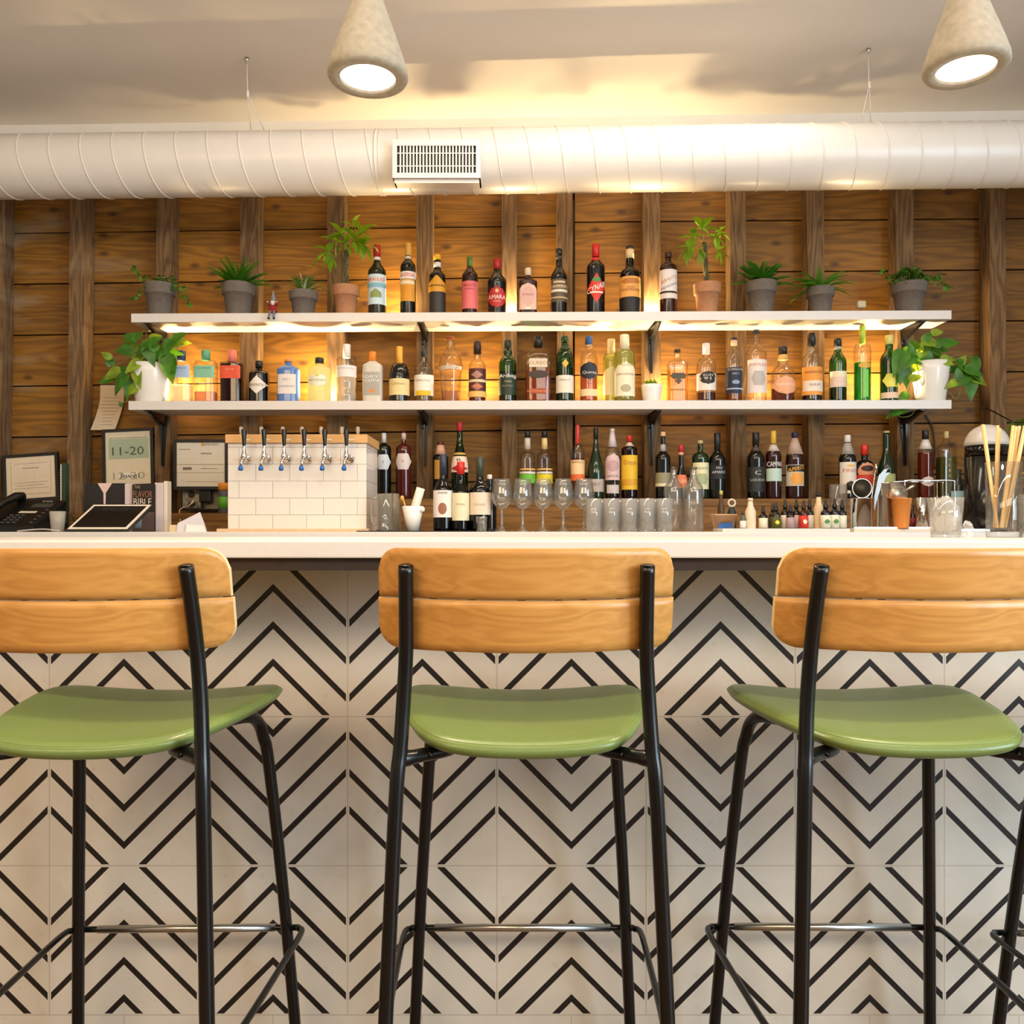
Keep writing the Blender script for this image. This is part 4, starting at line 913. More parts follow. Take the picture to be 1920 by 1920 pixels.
pothos(283, 74, 684, 'trailing pothos in a white pot at the left end of the lower shelf',
   [(250, 632, 150, 34), (262, 645, 200, 36), (283, 648, 120, 36), (300, 640, 40, 34), (340, 640, 15, 44), (318, 655, 240, 36), (236, 658, 160, 36), (268, 668, 230, 40), (290, 670, 300, 38), (205, 672, 100, 30), (210, 702, 195, 40), (318, 690, 280, 52), (300, 668, 200, 34), (245, 640, 100, 30),
    (232, 722, 235, 44), (258, 710, 260, 44), (248, 732, 200, 34), (262, 738, 190, 30), (285, 747, 170, 28), (255, 690, 210, 36), (222, 755, 120, 14), (275, 720, 330, 30), (258, 660, 80, 30), (330, 660, 10, 30), (228, 690, 150, 26)],
   [[(268, 685), (245, 690), (220, 690), (208, 680)], [(288, 684), (286, 720), (270, 745), (240, 752), (222, 758)], [(284, 684), (283, 730), (268, 752), (285, 762), (300, 758), (312, 740)], [(262, 686), (250, 705), (256, 740)], [(266, 684), (238, 700), (215, 703)]], 21)
pothos(1745, 70, 680, 'trailing pothos in a white pot at the right end of the lower shelf',
   [(1718, 640, 120, 30), (1735, 632, 60, 30), (1750, 645, 30, 32), (1780, 642, 20, 36), (1722, 655, 200, 36), (1700, 668, 220, 48), (1680, 680, 240, 52), (1705, 690, 200, 36), (1740, 660, 100, 34), (1762, 658, 320, 30), (1778, 672, 10, 30), (1690, 700, 260, 40),
    (1800, 690, 300, 34), (1812, 682, 60, 34), (1826, 688, 280, 38), (1820, 700, 330, 44), (1832, 712, 340, 38), (1800, 715, 210, 30), (1815, 730, 270, 44), (1776, 722, 200, 26), (1696, 744, 215, 30), (1676, 770, 200, 42), (1712, 708, 30, 28), (1680, 712, 240, 30), (1790, 700, 100, 30), (1730, 645, 170, 32), (1708, 650, 100, 28)],
   [[(1735, 680), (1722, 700), (1718, 740), (1712, 775), (1690, 782), (1680, 772)], [(1720, 682), (1728, 720), (1745, 740)], [(1765, 682), (1790, 690), (1800, 730), (1792, 748), (1780, 735)], [(1765, 680), (1800, 680), (1818, 705), (1816, 740)], [(1718, 684), (1712, 705), (1700, 745)]], 22)
# succulent
t, r, h, z, x = plant(1222, 41, 722, SL, 'little succulent in a rounded white pot below the shelf bracket', 'succ', M_POT, rim=False, name='potted_succulent', taper=.75)
g = G()
for i in range(34):
    a = rd.uniform(0, 2 * pi); e = rd.uniform(.3, 1.3); q = Vector((rd.uniform(-.02, .02), rd.uniform(-.015, .015), h * .9))
    leaf(g, q, (cos(a) * cos(e), sin(a) * cos(e), sin(e)), rd.uniform(.03, .055), .013, .2, .5, n=5)
g.obj('foliage', M_MONEY, t)
# plant peeking in at the right edge, hung from the stud
t = thing('hanging_plant', 'strap-leaved plant with a red flower bud peeking in by the right edge', 'plant', (X(1925, 3.6), 3.6, Z(800, 3.6)))
g = G()
for a, L in ((170, .10), (185, .12), (160, .09), (200, .13), (150, .08), (210, .07), (20, .12), (340, .12)):
    leaf(g, (0, 0, .02), (cos(R(a)), -.1, sin(R(a)) + .25), L, .018, .8, .2, 'strap', n=8)
g.obj('foliage', M_FERN, t); G().lathe([(0, 0), (.012, .004), (.014, .02), (.004, .034), (0, .035)], c=(-.065, -.02, -.045), seg=10).obj('flower_bud', flat('a82420'), t)
G().lathe([(0, -.12), (.05, -.12), (.062, -.01), (.058, 0), (0, -.01)], seg=20).obj('pot', M_GREYPOT, t)
G().tube([(0, .0, -.01), (.0, .30, .12), (0, .34, .12)], .003, 6).obj('hook', M_BLACKM, t)
# ------------------------------------------------------------ small figures on the upper shelf
D = 3.745; x = X(512, D); z0 = SU(512)
t = thing('gnome_figure', 'little knitted gnome in red with grey hat sitting on the shelf edge', 'figurine', (x, D, z0))
k_ = D / F
g = G().lathe([(0, 0), (.017, 0), (.019, .01), (.015, .026), (.009, .036), (0, .037)], seg=16); g.obj('torso', flat('8c1c20', .9), t)
G().lathe([(0, .034), (.009, .036), (.0115, .045), (.0095, .054), (0, .058)], seg=14).obj('head', flat('d8a080', .8), t)
G().lathe([(.0, .052), (.0125, .052), (.0115, .058), (.007, .075), (.003, .092), (0, .10)], seg=14, c=(.001, 0, 0)).obj('hat', flat('7c7c88', .9), t)
G().lathe([(0, .024), (.007, .034), (.0105, .044), (.009, .050), (0, .05)], seg=12, c=(0, -.006, 0)).obj('beard', flat('d8ccc0', .95), t)
for q in (-1, 1):
    g = G().tube([(q * .008, -.004, .004), (q * .009, -.020, .002), (q * .010, -.024, -.018), (q * .011, -.024, -.030)], .0048, 8); g.obj('leg', flat('6c707c', .9), t)
    G().tube([(q * .011, -.022, -.031), (q * .012, -.036, -.033)], [.0052, .0046], 8).obj('shoe', flat('1c1614'), t)
    g = G().tube([(q * .013, -.002, .031), (q * .020, -.010, .034), (q * .020, -.016, .042)], .0042, 8); g.obj('arm', flat('8c1c20', .9), t)
    G().lathe([(0, -.004), (.004, 0), (0, .004)], c=(q * .020, -.017, .044), seg=8).obj('hand', flat('e0d4c8', .9), t)
D = 3.84; t = thing('bobble_ornament', 'tiny cream bobble ornament on a round white base right of the strap fern', 'ornament', (X(1614, D), D, SU(1614)))
G().lathe([(0, 0), (.020, 0), (.021, .008), (.018, .012), (0, .012)], seg=20).obj('base', M_POT, t)
G().tube([(sin(i) * .003, cos(i) * .003, .012 + i * .0014) for i in range(15)], .001, 5).obj('spring', flat('5a4a3c'), t)
G().box((0, 0, .050), (.038, .030, .032), .007).obj('bobble_head', flat('c8b898', .8), t)
# handwritten note taped to the stud
v = []; f = []; D = 4.036
for i in range(13):
    q = i / 12; py = 722 + 86 * q; sx = -18 * max(0, q - .35) ** 1.2
    for j, px in enumerate((188, 212, 233)): v.append((X(px + sx, D), D - .04 * q * q, Z(py, D)))
for i in range(12):
    for j in (0, 1): a = i * 3 + j; f.append((a, a + 3, a + 4, a + 1))
nt_ = G().add(v, f, True).add([(p[0], p[1] + .0006, p[2]) for p in v], [tuple(reversed(q)) for q in f], True).obj('paper_note', flat('dcc8ac', .8))
tag(nt_, 'curling handwritten paper slip hanging left of the lower shelf end', 'note')
g = G()
for i in range(9):
    q = .28 + i * .075; py = 722 + 86 * q; sx = -10 * max(0, q - .35) ** 1.2
    g.box((X(210 + sx, D), D - .04 * q * q - .0012, Z(py, D)), (.07 + .02 * sin(i * 7), .0006, .0016))
g.obj('handwriting', flat('9c8468'), nt_)
# ------------------------------------------------------------ framed papers
def frame(px0, px1, py0, py1, D, label, paper, cat='picture frame', skew=0, lean=0, items=(), grp=None, fw=.014):
    x0, x1, z1, z0 = X(px0, D), X(px1, D), Z(py0, D), Z(py1, D); w, h = x1 - x0, z1 - z0
    t = thing('document_frame', label, cat, ((x0 + x1) / 2, D, z0), group=grp); t.rotation_euler = (-lean, skew, 0)
    g = G(); g.box((0, 0, fw / 2), (w, .014, fw)); g.box((0, 0, h - fw / 2), (w, .014, fw)); g.box((-w / 2 + fw / 2, 0, h / 2), (fw, .014, h - 2 * fw)); g.box((w / 2 - fw / 2, 0, h / 2), (fw, .014, h - 2 * fw))
    g.obj('frame', M_BLACKM, t)
    pp = G().box((0, .001, h / 2), (w - 2 * fw, .006, h - 2 * fw)).obj('paper', flat(paper, .4), t)
    for it in items:
        if it[0] == 'b':
            _, cx, cz, bw_, bh, c = it; G().box((cx * w / 2, -.0024, cz * h), (bw_ * w, .0012, bh * h)).obj('printed_block', flat(c), pp)
        else:
            _, s, cx, cz, tw, th_, c = it; g = G(); sign_text(g, s, cx * w / 2, cz * h, tw * w, th_ * h, lambda a, b: (a, -.0034, b)); g.obj('lettering', flat(c), pp)
    return t
# certificate on the left, numbered card, permit by the tower
frame(8, 112, 850, 940, 3.93, 'black framed landscape certificate leaning behind the desk phone', 'dccbb2', skew=R(-4), lean=R(4),
      items=[('b', 0, .80, .6, .006, '8c8270'), ('b', 0, .70, .3, .02, 'a09684'), ('b', 0, .40, .62, .006, '8c8270'), ('b', 0, .34, .5, .006, '8c8270'), ('b', 0, .28, .62, .006, '8c8270'), ('b', -.72, .5, .006, .7, 'b09c80'), ('b', .72, .5, .006, .7, 'b09c80'), ('b', 0, .16, .72, .008, 'b09c80')])
frame(194, 290, 803, 914, 3.935, 'black framed card with large number 11-20 on green band', 'd8cbb0', skew=R(-2.5), lean=R(3),
      items=[('b', .02, .66, .78, .34, 'a6b298'), ('b', .0, .845, .74, .006, '3c4c3c'), ('t', '11-20', 0, .62, .62, .14, '44504a'), ('t', '12-20', .02, .20, .62, .12, 'a09c80'), ('b', .05, .20, .42, .10, 'e4dcc8'), ('t', 'level', .06, .20, .36, .08, '2c344c')])
frame(326, 428, 824, 918, 3.88, 'black framed permit hanging between the stud and the tap tower', 'd6cfc0',
      items=[('b', .06, .90, .05, .06, 'd8a030'), ('t', 'DEPARTMENT', .36, .90, .3, .04, '6c6458'), ('b', -.6, .80, .2, .015, '8c8474'), ('b', .2, .72, .2, .03, '9c9484'), ('b', 0, .50, .9, .012, '9c9484'), ('b', -.5, .42, .16, .05, '6c6458'), ('b', .3, .42, .3, .012, '8c8474'), ('b', 0, .34, .9, .006, '8c8474'), ('b', .1, .16, .6, .008, 'a89c88')])
def bx(name, label, cat, px0, px1, py0, py1, D, dep, m, rz=0, b=.002, grp=None):
    """an upright box whose front face fills the given picture rectangle"""
    x0, x1, z1, z0 = X(px0, D), X(px1, D), Z(py0, D), Z(py1, D)
    o = G().box((0, dep / 2, (z1 - z0) / 2), (x1 - x0, dep, z1 - z0), b).obj(name, m); o.location = ((x0 + x1) / 2, D, z0); o.rotation_euler = (0, 0, rz)
    return tag(o, label, cat, grp), x1 - x0, z1 - z0
def on_counter(D): return HY + (CZ - ZC) * F / D
# standing notebook with spiral beside the certificate
t = thing('spiral_notebook', 'green-backed spiral notebook standing right of the certificate', 'notebook', (X(118, 3.62), 3.62, ZC))
hN = Z(868, 3.62) - ZC
G().box((0, .02, hN / 2), (.018, .03, hN), .001).obj('cover', flat('1e3c2a'), t); G().box((-.011, .02, hN / 2), (.006, .028, hN - .01)).obj('pages', flat('e8e0d0'), t)
g = G()
for i in range(22): g.tube([(-.0145 + .004 * cos(a), -.002 + .004 * sin(a), .02 + i * (hN - .04) / 22) for a in (0, 1, 2, 3, 4, 5, 6)], .0007, 4)
g.obj('spiral_binding', flat('8c5c40'), t)
# desk phone
t = thing('desk_phone', 'black desk phone with handset at the left end of the back counter', 'telephone', (X(40, 3.3), 3.3, ZC))
t.rotation_euler = (0, 0, 0)
v = [(-.13, -.09, 0), (.10, -.09, 0), (.115, .10, 0), (-.12, .10, 0), (-.13, -.09, .022), (.10, -.09, .022), (.125, .10, .125), (-.10, .10, .125)]
G().add(v, [(0, 3, 2, 1), (4, 5, 6, 7), (0, 1, 5, 4), (1, 2, 6, 5), (2, 3, 7, 6), (3, 0, 4, 7)]).obj('phone_base', M_BLACKM, t)
def fp(x, q, up=0): return (x + .02 * q, -.09 + .19 * q, .022 + .103 * q + up)
g = G().tube([fp(-.105, .02, .012), fp(-.10, .2, .03), fp(-.09, .55, .036), fp(-.08, .85, .03), fp(-.075, 1.0, .012)], [.02, .017, .013, .017, .022], 12); g.obj('handset', M_BLACKM, t)
def panel(cx, q, w, dq, m, nm):
    a = fp(cx, q - dq, .0012); b = fp(cx, q + dq, .0012); v = [(a[0] - w, a[1], a[2]), (a[0] + w, a[1], a[2]), (b[0] + w, b[1], b[2]), (b[0] - w, b[1], b[2])]
    G().add(v, [(0, 1, 2, 3)]).obj(nm, m, t)
panel(.035, .78, .04, .08, flat('3c3c34'), 'display'); panel(.01, .52, .034, .035, flat('d8ccb4'), 'name_strip')
g = G()
for i in range(4):
    for j in range(3): p = fp(-.035 + j * .022, .12 + i * .09, .002); g.box(p, (.012, .008, .005))
for i in range(5): p = fp(.075, .12 + i * .12, .002); g.box(p, (.010, .008, .005))
g.obj('keypad', flat('4a4844'), t)
g = G(); sign_text(g, 'avaya', .055, 0, .04, .008, lambda a, b: (a, fp(0, .93)[1] - .0, fp(0, .93)[2] + .002 + b)); g.obj('lettering', flat('a8a49c'), t)
t = thing('router_box', 'small dark network box with a blue light behind the phone', 'network box', (X(90, 3.47), 3.47, ZC))
G().box((0, 0, .018), (.12, .09, .034), .004).obj('router_case', M_BLACKM, t); G().box((.035, -.0462, .028), (.034, .002, .006)).obj('status_light', mat('blue led', '7cc8ff', .4, emit=4), t)
bx('envelope', 'pale envelope standing between phone and plank wall', 'envelope', 97, 121, 943, 990, 3.55, .004, flat('b8b0b8', .7), b=0)
# glass cup + cable beside the tablet
t = thing('plastic_cup', 'clear plastic cup with a cable across it left of the tablet', 'cup', (X(108, 3.22), 3.22, ZC))
G().lathe([(0, .001), (.022, .001), (.029, .078), (.027, .078), (.021, .004), (0, .004)], seg=24).obj('cup_wall', haze('cloudy plastic', 'c8c0b4', .5), t)
tag(G().tube(smooth_path([(X(84, 3.3), 3.33, Z(978, 3.3)), (X(100, 3.3), 3.3, Z(966, 3.3)), (X(120, 3.3), 3.29, Z(961, 3.3)), (X(134, 3.3), 3.3, Z(967, 3.3)), (X(138, 3.3), 3.33, ZC + .004)], 6), .0018, 6).obj('power_cable', M_BLACKM), 'thin dark cable arching over the plastic cup', 'cable')
tag(G().tube(smooth_path([(X(34, 3.17), 3.165, ZC + .003), (X(60, 3.17), 3.17, ZC + .008), (X(85, 3.17), 3.165, ZC + .010), (X(112, 3.17), 3.17, ZC + .004)], 6), .003, 6).obj('clear_tubing', haze('clear tubing', 'd8d0c8', .6)), 'pale clear tubing lying along the counter edge below the phone', 'tubing')
# tablet on a stand
D = 3.19; t = thing('tablet', 'white-bezel tablet tilted back on a stand', 'tablet', (X(184, D), D, ZC))
w, hh = .232, .165; T_ = Matrix.Translation((0, 0, .006)) @ Matrix.Shear('XZ', 4, (0.0, 0)) @ Matrix.Rotation(R(-52), 4, 'X')
v0 = lambda a, b, c: tuple(T_ @ Vector((a + b * .26, c, b)))
def slab(w0, w1, h0, h1, y0, y1, nm, m):
    v = [v0(w0, h0, y0), v0(w1, h0, y0), v0(w1, h1, y0), v0(w0, h1, y0), v0(w0, h0, y1), v0(w1, h0, y1), v0(w1, h1, y1), v0(w0, h1, y1)]
    return G().add(v, [(0, 1, 2, 3), (7, 6, 5, 4), (0, 4, 5, 1), (1, 5, 6, 2), (2, 6, 7, 3), (3, 7, 4, 0)]).obj(nm, m, t)
slab(-.126, .112, 0, hh * .80 / .80, 0, .010, 'tablet_case', flat('2c2a24', .4)); slab(-.119, .105, .006, hh - .006, -.002, 0, 'bezel', flat('ece0cc', .3)); slab(-.108, .094, .016, hh - .016, -.0032, -.002, 'screen', mat('dark screen', '1a1410', .08, var=0))
G().box((.02, .095, .045), (.10, .012, .09), .003).obj('stand', M_BLACKM, t)
# books between phone and tower
D = 3.46
t = thing('wine_book', 'dark upright book printed with two black wine bottle silhouettes', 'book', (X(196, D), D, ZC)); w = X(232, D) - X(156, D); h = Z(906, D) - ZC
G().box((0, .012, h / 2), (w, .024, h), .001).obj('cover', flat('1b1618'), t)
for q in (0, ): 
    v = [(-.028, -.0012, h), (.032, -.0012, h), (.006, -.0012, h * .80), (.002, -.0012, 0.02), (-.002, -.0012, .02), (-.004, -.0012, h * .80)]; G().add(v, [(5, 4, 3, 2), (0, 5, 2, 1)]).obj('printed_gap', flat('e4c4bc'), t)
def book(px0, px1, py0, D, c, label, cat='book', dep=.03, items=()):
    x0, x1 = X(px0, D), X(px1, D); h = Z(py0, D) - ZC; w = x1 - x0
    t = thing('book', label, cat, ((x0 + x1) / 2, D, ZC), group='books and folders standing behind the tablet')
    G().box((0, dep / 2, h / 2), (w, dep, h), .001).obj('cover', flat(c), t)
    g0 = None
    for s, cx, cz, tw, th_, tc in items:
        g = G(); sign_text(g, s, cx * w / 2, cz * h, tw * w, th_ * h, lambda a, b: (a, -.0012, b)); g.obj('lettering', flat(tc), t)
    return t, w, h
book(234, 248, 907, 3.455, 'd8c4c4', 'slim pale pink folder standing beside the wine book', dep=.03)
t, w, h = book(248, 290, 908, 3.44, '16120f', 'black cookbook with gold and cream title lettering', items=[('THE', -.55, .94, .26, .06, 'b09060'), ('FLAVOR', -.05, .79, .85, .14, 'a06a4c'), ('BIBLE', -.08, .63, .8, .14, 'dccbb4'), ('THE ESSENTIAL GUIDE', 0, .50, .85, .03, 'a8502c')])
G().box((0, -.0006, h * .21), (w * .96, .001, h * .40)).obj('cover_photo', flat('5c4a44'), t)
G().lathe([(0, 0), (.013, 0), (.014, .05), (.006, .066), (0, .066)], seg=14, ry=.05, c=(-.02, -.0014, .015)).obj('printed_glass', flat('8ca0a8'), t)
book(290, 306, 905, 3.45, 'd4c4c4', 'white folder standing right of the black cookbook', dep=.03)
book(307, 314, 902, 3.452, 'e6d8c4', 'thin cream binder edge standing at the end of the books', dep=.04)
# outlet with charger and cable
D = 3.935; 
t = thing('wall_outlet', 'steel double outlet plate with an orange-white cable plugged in', 'outlet', (X(370, 3.88), 3.945, Z(957, 3.9)))
wd = .20; G().box((0, 0, .052), (wd, .012, .105), .002).obj('outlet_plate', M_BLACKM, t)
G().box((-.047, -.008, .055), (.085, .004, .088), .002).obj('cover_plate', mat('scuffed steel plate', '8c8878', .35, metal=.7, var=.5, scale=60), t)
G().box((.050, -.008, .050), (.075, .004, .085), .002).obj('switch_plate', flat('7c7464', .4), t)
for zz in (.03, .075): G().lathe([(0, 0), (.016, 0), (.015, .003), (0, .003)], seg=16, M=Matrix.Translation((-.047, -.010, zz)) @ Matrix.Rotation(pi / 2, 4, 'X')).obj('socket', flat('3c382c'), t)
t2 = thing('charger_block', 'black power adapter hanging on the outlet plate', 'power adapter', (X(381, 3.88), 3.915, Z(938, 3.88)))
G().box((0, 0, .035), (.055, .032, .088), .006).obj('adapter_case', M_BLACKM, t2); G().tube([(.0, 0, .078), (0, 0, .098)], .006, 8).obj('strain_relief', M_BLACKM, t2)
G().tube(smooth_path([(.0, .0, -.009), (.0, -.004, -.03), (-.02, -.01, -.04), (-.035, -.015, -.025)], 5), .002, 6).obj('cord', M_BLACKM, t2)
tag(G().tube(smooth_path([(X(354, 3.86), 3.92, Z(938, 3.86)), (X(351, 3.86), 3.88, Z(948, 3.86)), (X(344, 3.8), 3.76, Z(956, 3.8)), (X(338, 3.7), 3.702, Z(978, 3.7))], 6), [.006] * 4 + [.0022] * 15, 8).obj('charging_cable', flat('e0c0a0')), 'orange-white charging cable hanging from the outlet', 'cable')
t = thing('snack_jar', 'small jar with orange lid and green label left of the tap tower', 'jar', (X(421, 3.80), 3.80, ZL2)); t.scale = (1, 1, 1.42)
G().lathe([(0, 0), (.026, 0), (.027, .004), (.027, .068), (.024, .074), (0, .074)], seg=20).obj('jar_body', flat('4a4c50'), t)
G().lathe([(.0275, .018), (.0275, .052)], seg=20).obj('label', flat('58a024'), t); G().lathe([(0, .074), (.027, .074), (.027, .094), (.025, .096), (0, .096)], seg=20).obj('lid', flat('d88a24'), t)
# loose papers leaning on the counter
t = thing('paper_stack', 'loose white papers propped up left of the tap tower', 'papers', (X(355, 3.3), 3.3, ZC))
def sheet(pts, c, nm, y): 
    v = [((p[0] - 355) * 3.3 / F, y, Z(p[1], 3.3) - ZC) for p in pts]; n = len(v)
    v += [(a, b + .002, c_) for a, b, c_ in v]; G().add(v, [tuple(reversed(range(n))), tuple(range(n, 2 * n))] + [(i, (i + 1) % n, n + (i + 1) % n, n + i) for i in range(n)]).obj(nm, flat(c, .7), t)
sheet([(331, 997), (388, 997), (384, 984), (375, 960), (333, 981)], 'ded8dc', 'folded_sheet', 0); sheet([(316, 997), (336, 997), (336, 984), (317, 984)], 'dcc49c', 'card_stack', .006); sheet([(350, 997), (389, 997), (384, 985), (352, 983)], 'f0ece8', 'loose_sheet', -.012)

# ------------------------------------------------------------ tap tower
D = 3.26; xl, xr, zt_, zb0 = X(427, D), X(687, D), Z(831, D), ZC
cxT = (xl + xr) / 2; wT = xr - xl
tw = thing('beer_tap_tower', 'white tiled beer tap tower with maple cap and six black-handled taps', 'beer tap tower', (cxT, D, ZC))
hT = zt_ - ZC; dT = .27
m = bpy.data.materials.new('subway tile'); m.use_nodes = True; nt = m.node_tree; b = nt.nodes['Principled BSDF']; b.inputs['Roughness'].default_value = .12
tc = nn(nt, 'TexCoord'); br = nn(nt, 'TexBrick'); br.offset = .5
mpn = nn(nt, 'Mapping'); mpn.vector_type = 'POINT'; sx = nn(nt, 'SeparateXYZ'); cb = nn(nt, 'CombineXYZ'); nt.links.new(tc.outputs['Object'], sx.inputs[0])
nt.links.new(math_(nt, 'ADD', math_(nt, 'ADD', sx.outputs[0], sx.outputs[1]), 1.0 + .0635 * 1.0 + .135), cb.inputs[0]); nt.links.new(sx.outputs[2], cb.inputs[1]); nt.links.new(cb.outputs[0], br.inputs['Vector'])
br.inputs['Scale'].default_value = 1; br.inputs['Brick Width'].default_value = wT / 4.1; br.inputs['Row Height'].default_value = wT / 4.1 / 2.0; br.inputs['Mortar Size'].default_value = .0007; br.inputs['Mortar Smooth'].default_value = 0
br.inputs['Color1'].default_value = (*lin('efe6dd'), 1); br.inputs['Color2'].default_value = (*lin('ece3d8'), 1); br.inputs['Mortar'].default_value = (*lin('85776a'), 1)
nt.links.new(br.outputs['Color'], b.inputs['Base Color'])
G().box((0, dT / 2, hT / 2), (wT, dT, hT), .003).obj('tiled_body', m, tw)
G().box((0, dT / 2 - .002, hT + .0165), (wT + .012, dT + .02, .033), .002).obj('maple_cap', M_MAPLE, tw)
for i, px in enumerate((452, 490, 528, 566, 605, 646)):
    tx = X(px, D - .09) - cxT; tz = Z(858, D) - ZC
    tap = G().lathe([(0, 0), (.0185, 0), (.0185, .006), (.015, .010), (.009, .012), (.009, .045), (0, .046)], seg=20, M=Matrix.Translation((X(px + 10, D) - cxT, -.0, tz - .006)) @ Matrix.Rotation(pi / 2, 4, 'X')).obj('tap_shank', M_CHROME, tw)
    tp = (tx - .0, -.055, tz)
    G().tube([(X(px + 10, D) - cxT, -.040, tz - .004), (tx, -.058, tz - .002)], .008, 10).lathe([(0, -.012), (.010, -.010), (.012, .0), (.009, .012), (.007, .02), (.0055, .040), (.0065, .046), (0, .046)], c=tp, seg=14).tube([(tx, -.058, tz - .006), (tx - .002, -.078, tz - .020), (tx - .003, -.084, tz - .038)], [.007, .006, .0055], 10).obj('faucet', M_CHROME, tap)
    G().lathe([(0, -.010), (.0085, -.008), (.0095, .0), (.006, .010), (0, .011)], c=(tx - .003, -.085, tz - .047), seg=14).obj('tap_plug', flat('2464b0', .3), tap)
    G().lathe([(0, .040), (.006, .040), (.0065, .046), (.0105, .098), (.0095, .102), (0, .102)], c=tp, seg=14).obj('tap_handle', M_BLACKM, tap)
    G().box((X(px + 13, D) - cxT, -.0135, hT + .012), (.024, .001, .006)).obj('tap_tag', flat('ecd8b8'), tap)
for i, px in enumerate((452, 490, 530, 566, 602, 641, 671)):
    # upside-down clear stopper knobs standing along the back of the cap
    o = thing('glass_stopper', ('clear glass stopper on the tap tower behind the ' + ('first', 'second', 'third', 'fourth', 'fifth', 'sixth')[i] + ' tap from the permit') if i < 6 else 'clear glass stopper alone at the bottle end of the tap tower', 'stopper', (X(px, 3.36), 3.36, ZC + hT + .033), group='glass stoppers on top of the tap tower')
    G().lathe([(0, 0), (.007, 0), (.005, .004), (.004, .014), (.0075, .02), (.008, .036), (.006, .042), (0, .043)], seg=14).obj('stopper_body', haze('stopper glass', 'c8bcac', .55), o)
G().box((0, -.035, .006), (wT + .04, .065, .012), .002).obj('drip_tray', mat('blond drip tray', 'd8b48c', .5), tw)
# bar mats, rails
tag(G().box((X(780, 3.2), 3.24, ZC + .002), (.44, .14, .004), .001).obj('bar_mat', mat('black rubber mat', '161412', .7)), 'black rubber mat under the beer mug and wine bottles', 'bar mat')
M_MAT = ZC + .004

# ------------------------------------------------------------ mugs and glasses
MG = glass('drinking glass', 'f8f8f6', .78, .02, 1.5, .05); MG2 = haze('smoky plastic', '9c8f7c', .6)
t = thing('beer_mug', 'clear glass beer mug with handle beside the tap tower', 'mug', (X(722, 3.22), 3.22, M_MAT))
hM = Z(926, 3.22) - M_MAT; G().lathe([(0, 0), (.033, 0), (.034, .006), (.030, .018), (.031, hM), (.028, hM), (.027, .02), (0, .016)], seg=24, flute=.02, nf=10).obj('mug_body', MG, t)
G().tube(smooth_path([(-.029, 0, hM * .9), (-.048, 0, hM * .86), (-.052, 0, hM * .5), (-.046, 0, hM * .22), (-.029, 0, hM * .16)], 6), .005, 10).obj('handle', MG, t)
t = thing('frosted_tumbler', 'smoky frosted mixing tumbler upside down behind the beer mug', 'tumbler', (X(731, 3.32), 3.32, ZC + .0))
hM = Z(923, 3.28) - ZC - .004; G().lathe([(.046, 0), (.046, .004), (.037, hM), (0, hM), (0, hM - .003), (.035, hM - .003), (.043, 0)], seg=28).obj('tumbler_wall', MG2, t)
t = thing('utensil_cup', 'white plastic cup holding a napkin roll and a spoon tip', 'cup', (X(774, 3.22), 3.22, M_MAT))
hM = Z(949, 3.22) - M_MAT; G().lathe([(0, 0), (.023, 0), (.041, hM), (.038, hM), (.021, .004), (0, .004)], seg=28).obj('cup_wall', M_POT, t)
G().lathe([(0, -.01), (.008, -.008), (.0105, 0), (.008, .008), (0, .01)], c=(.038, -.02, hM * .86), seg=12).obj('side_knob', M_POT, t)
for lab, nm, cat, P, r_, c in (('white rolled napkin leaning out of the utensil cup', 'napkin_roll', 'napkin', [(770, 985), (780, 945), (789, 915)], .0165, 'ece0d4'), ('small yellow and white spoon leaning in the utensil cup', 'spoon', 'spoon', [(768, 985), (760, 950), (756, 936)], .0028, 'd8a850')):
    g = G().tube([(X(a, 3.22), 3.22, max(Z(b_, 3.22), M_MAT + .008)) for a, b_ in P], r_, 12)
    if nm == 'spoon': g.lathe([(0, -.012), (.007, -.006), (.008, 0), (.006, .008), (0, .01)], c=(X(754, 3.22), 3.22, Z(934, 3.22)), seg=10)
    tag(g.obj(nm, flat(c, .7)), lab, cat)
t = thing('shot_glass', 'tiny clear shot glass in front of the wide-label wine bottle', 'glass', (X(903, 3.2), 3.2, ZC))
G().lathe([(0, 0), (.018, 0), (.022, .058), (.020, .058), (.017, .010), (0, .010)], seg=24).obj('glass_wall', MG, t)
t0 = None
def wine_glass(px, lab, D=3.24):
    global t0
    if t0 is None:
        t0 = thing('wine_glass', lab, 'wine glass', (X(px, D), D, ZC), group='row of stemmed wine glasses on the back counter')
        H = Z(898, D) - ZC
        G().lathe([(0, 0), (.033, 0), (.033, .002), (.013, .009), (.0066, .024), (.0055, H * .38), (.008, H * .43), (0, H * .432)], seg=28).obj('stem_and_foot', MG, t0)
        G().lathe([(.002, H * .425), (.016, H * .45), (.033, H * .53), (.0405, H * .63), (.0405, H * .72), (.034, H * .88), (.0295, H), (.0285, H), (.033, H * .88), (.0393, H * .72), (.0393, H * .63), (.032, H * .535), (.015, H * .46), (0, H * .44)], seg=32).obj('bowl', MG, t0)
        o = t0
    else: o = dup(t0); o.location = (X(px, D), D, ZC); o['label'] = lab
wine_glass(941, 'wine glass nearest the wine bottles, first of the row of five')
wine_glass(980, 'wine glass second in the row counted from the wine bottles')
wine_glass(1018, 'wine glass in the middle of the row of five')
wine_glass(1056, 'wine glass fourth in the row, below the slim orange liqueur bottle')
wine_glass(1095, 'wine glass at the tumbler end of the row of five')
tb = None
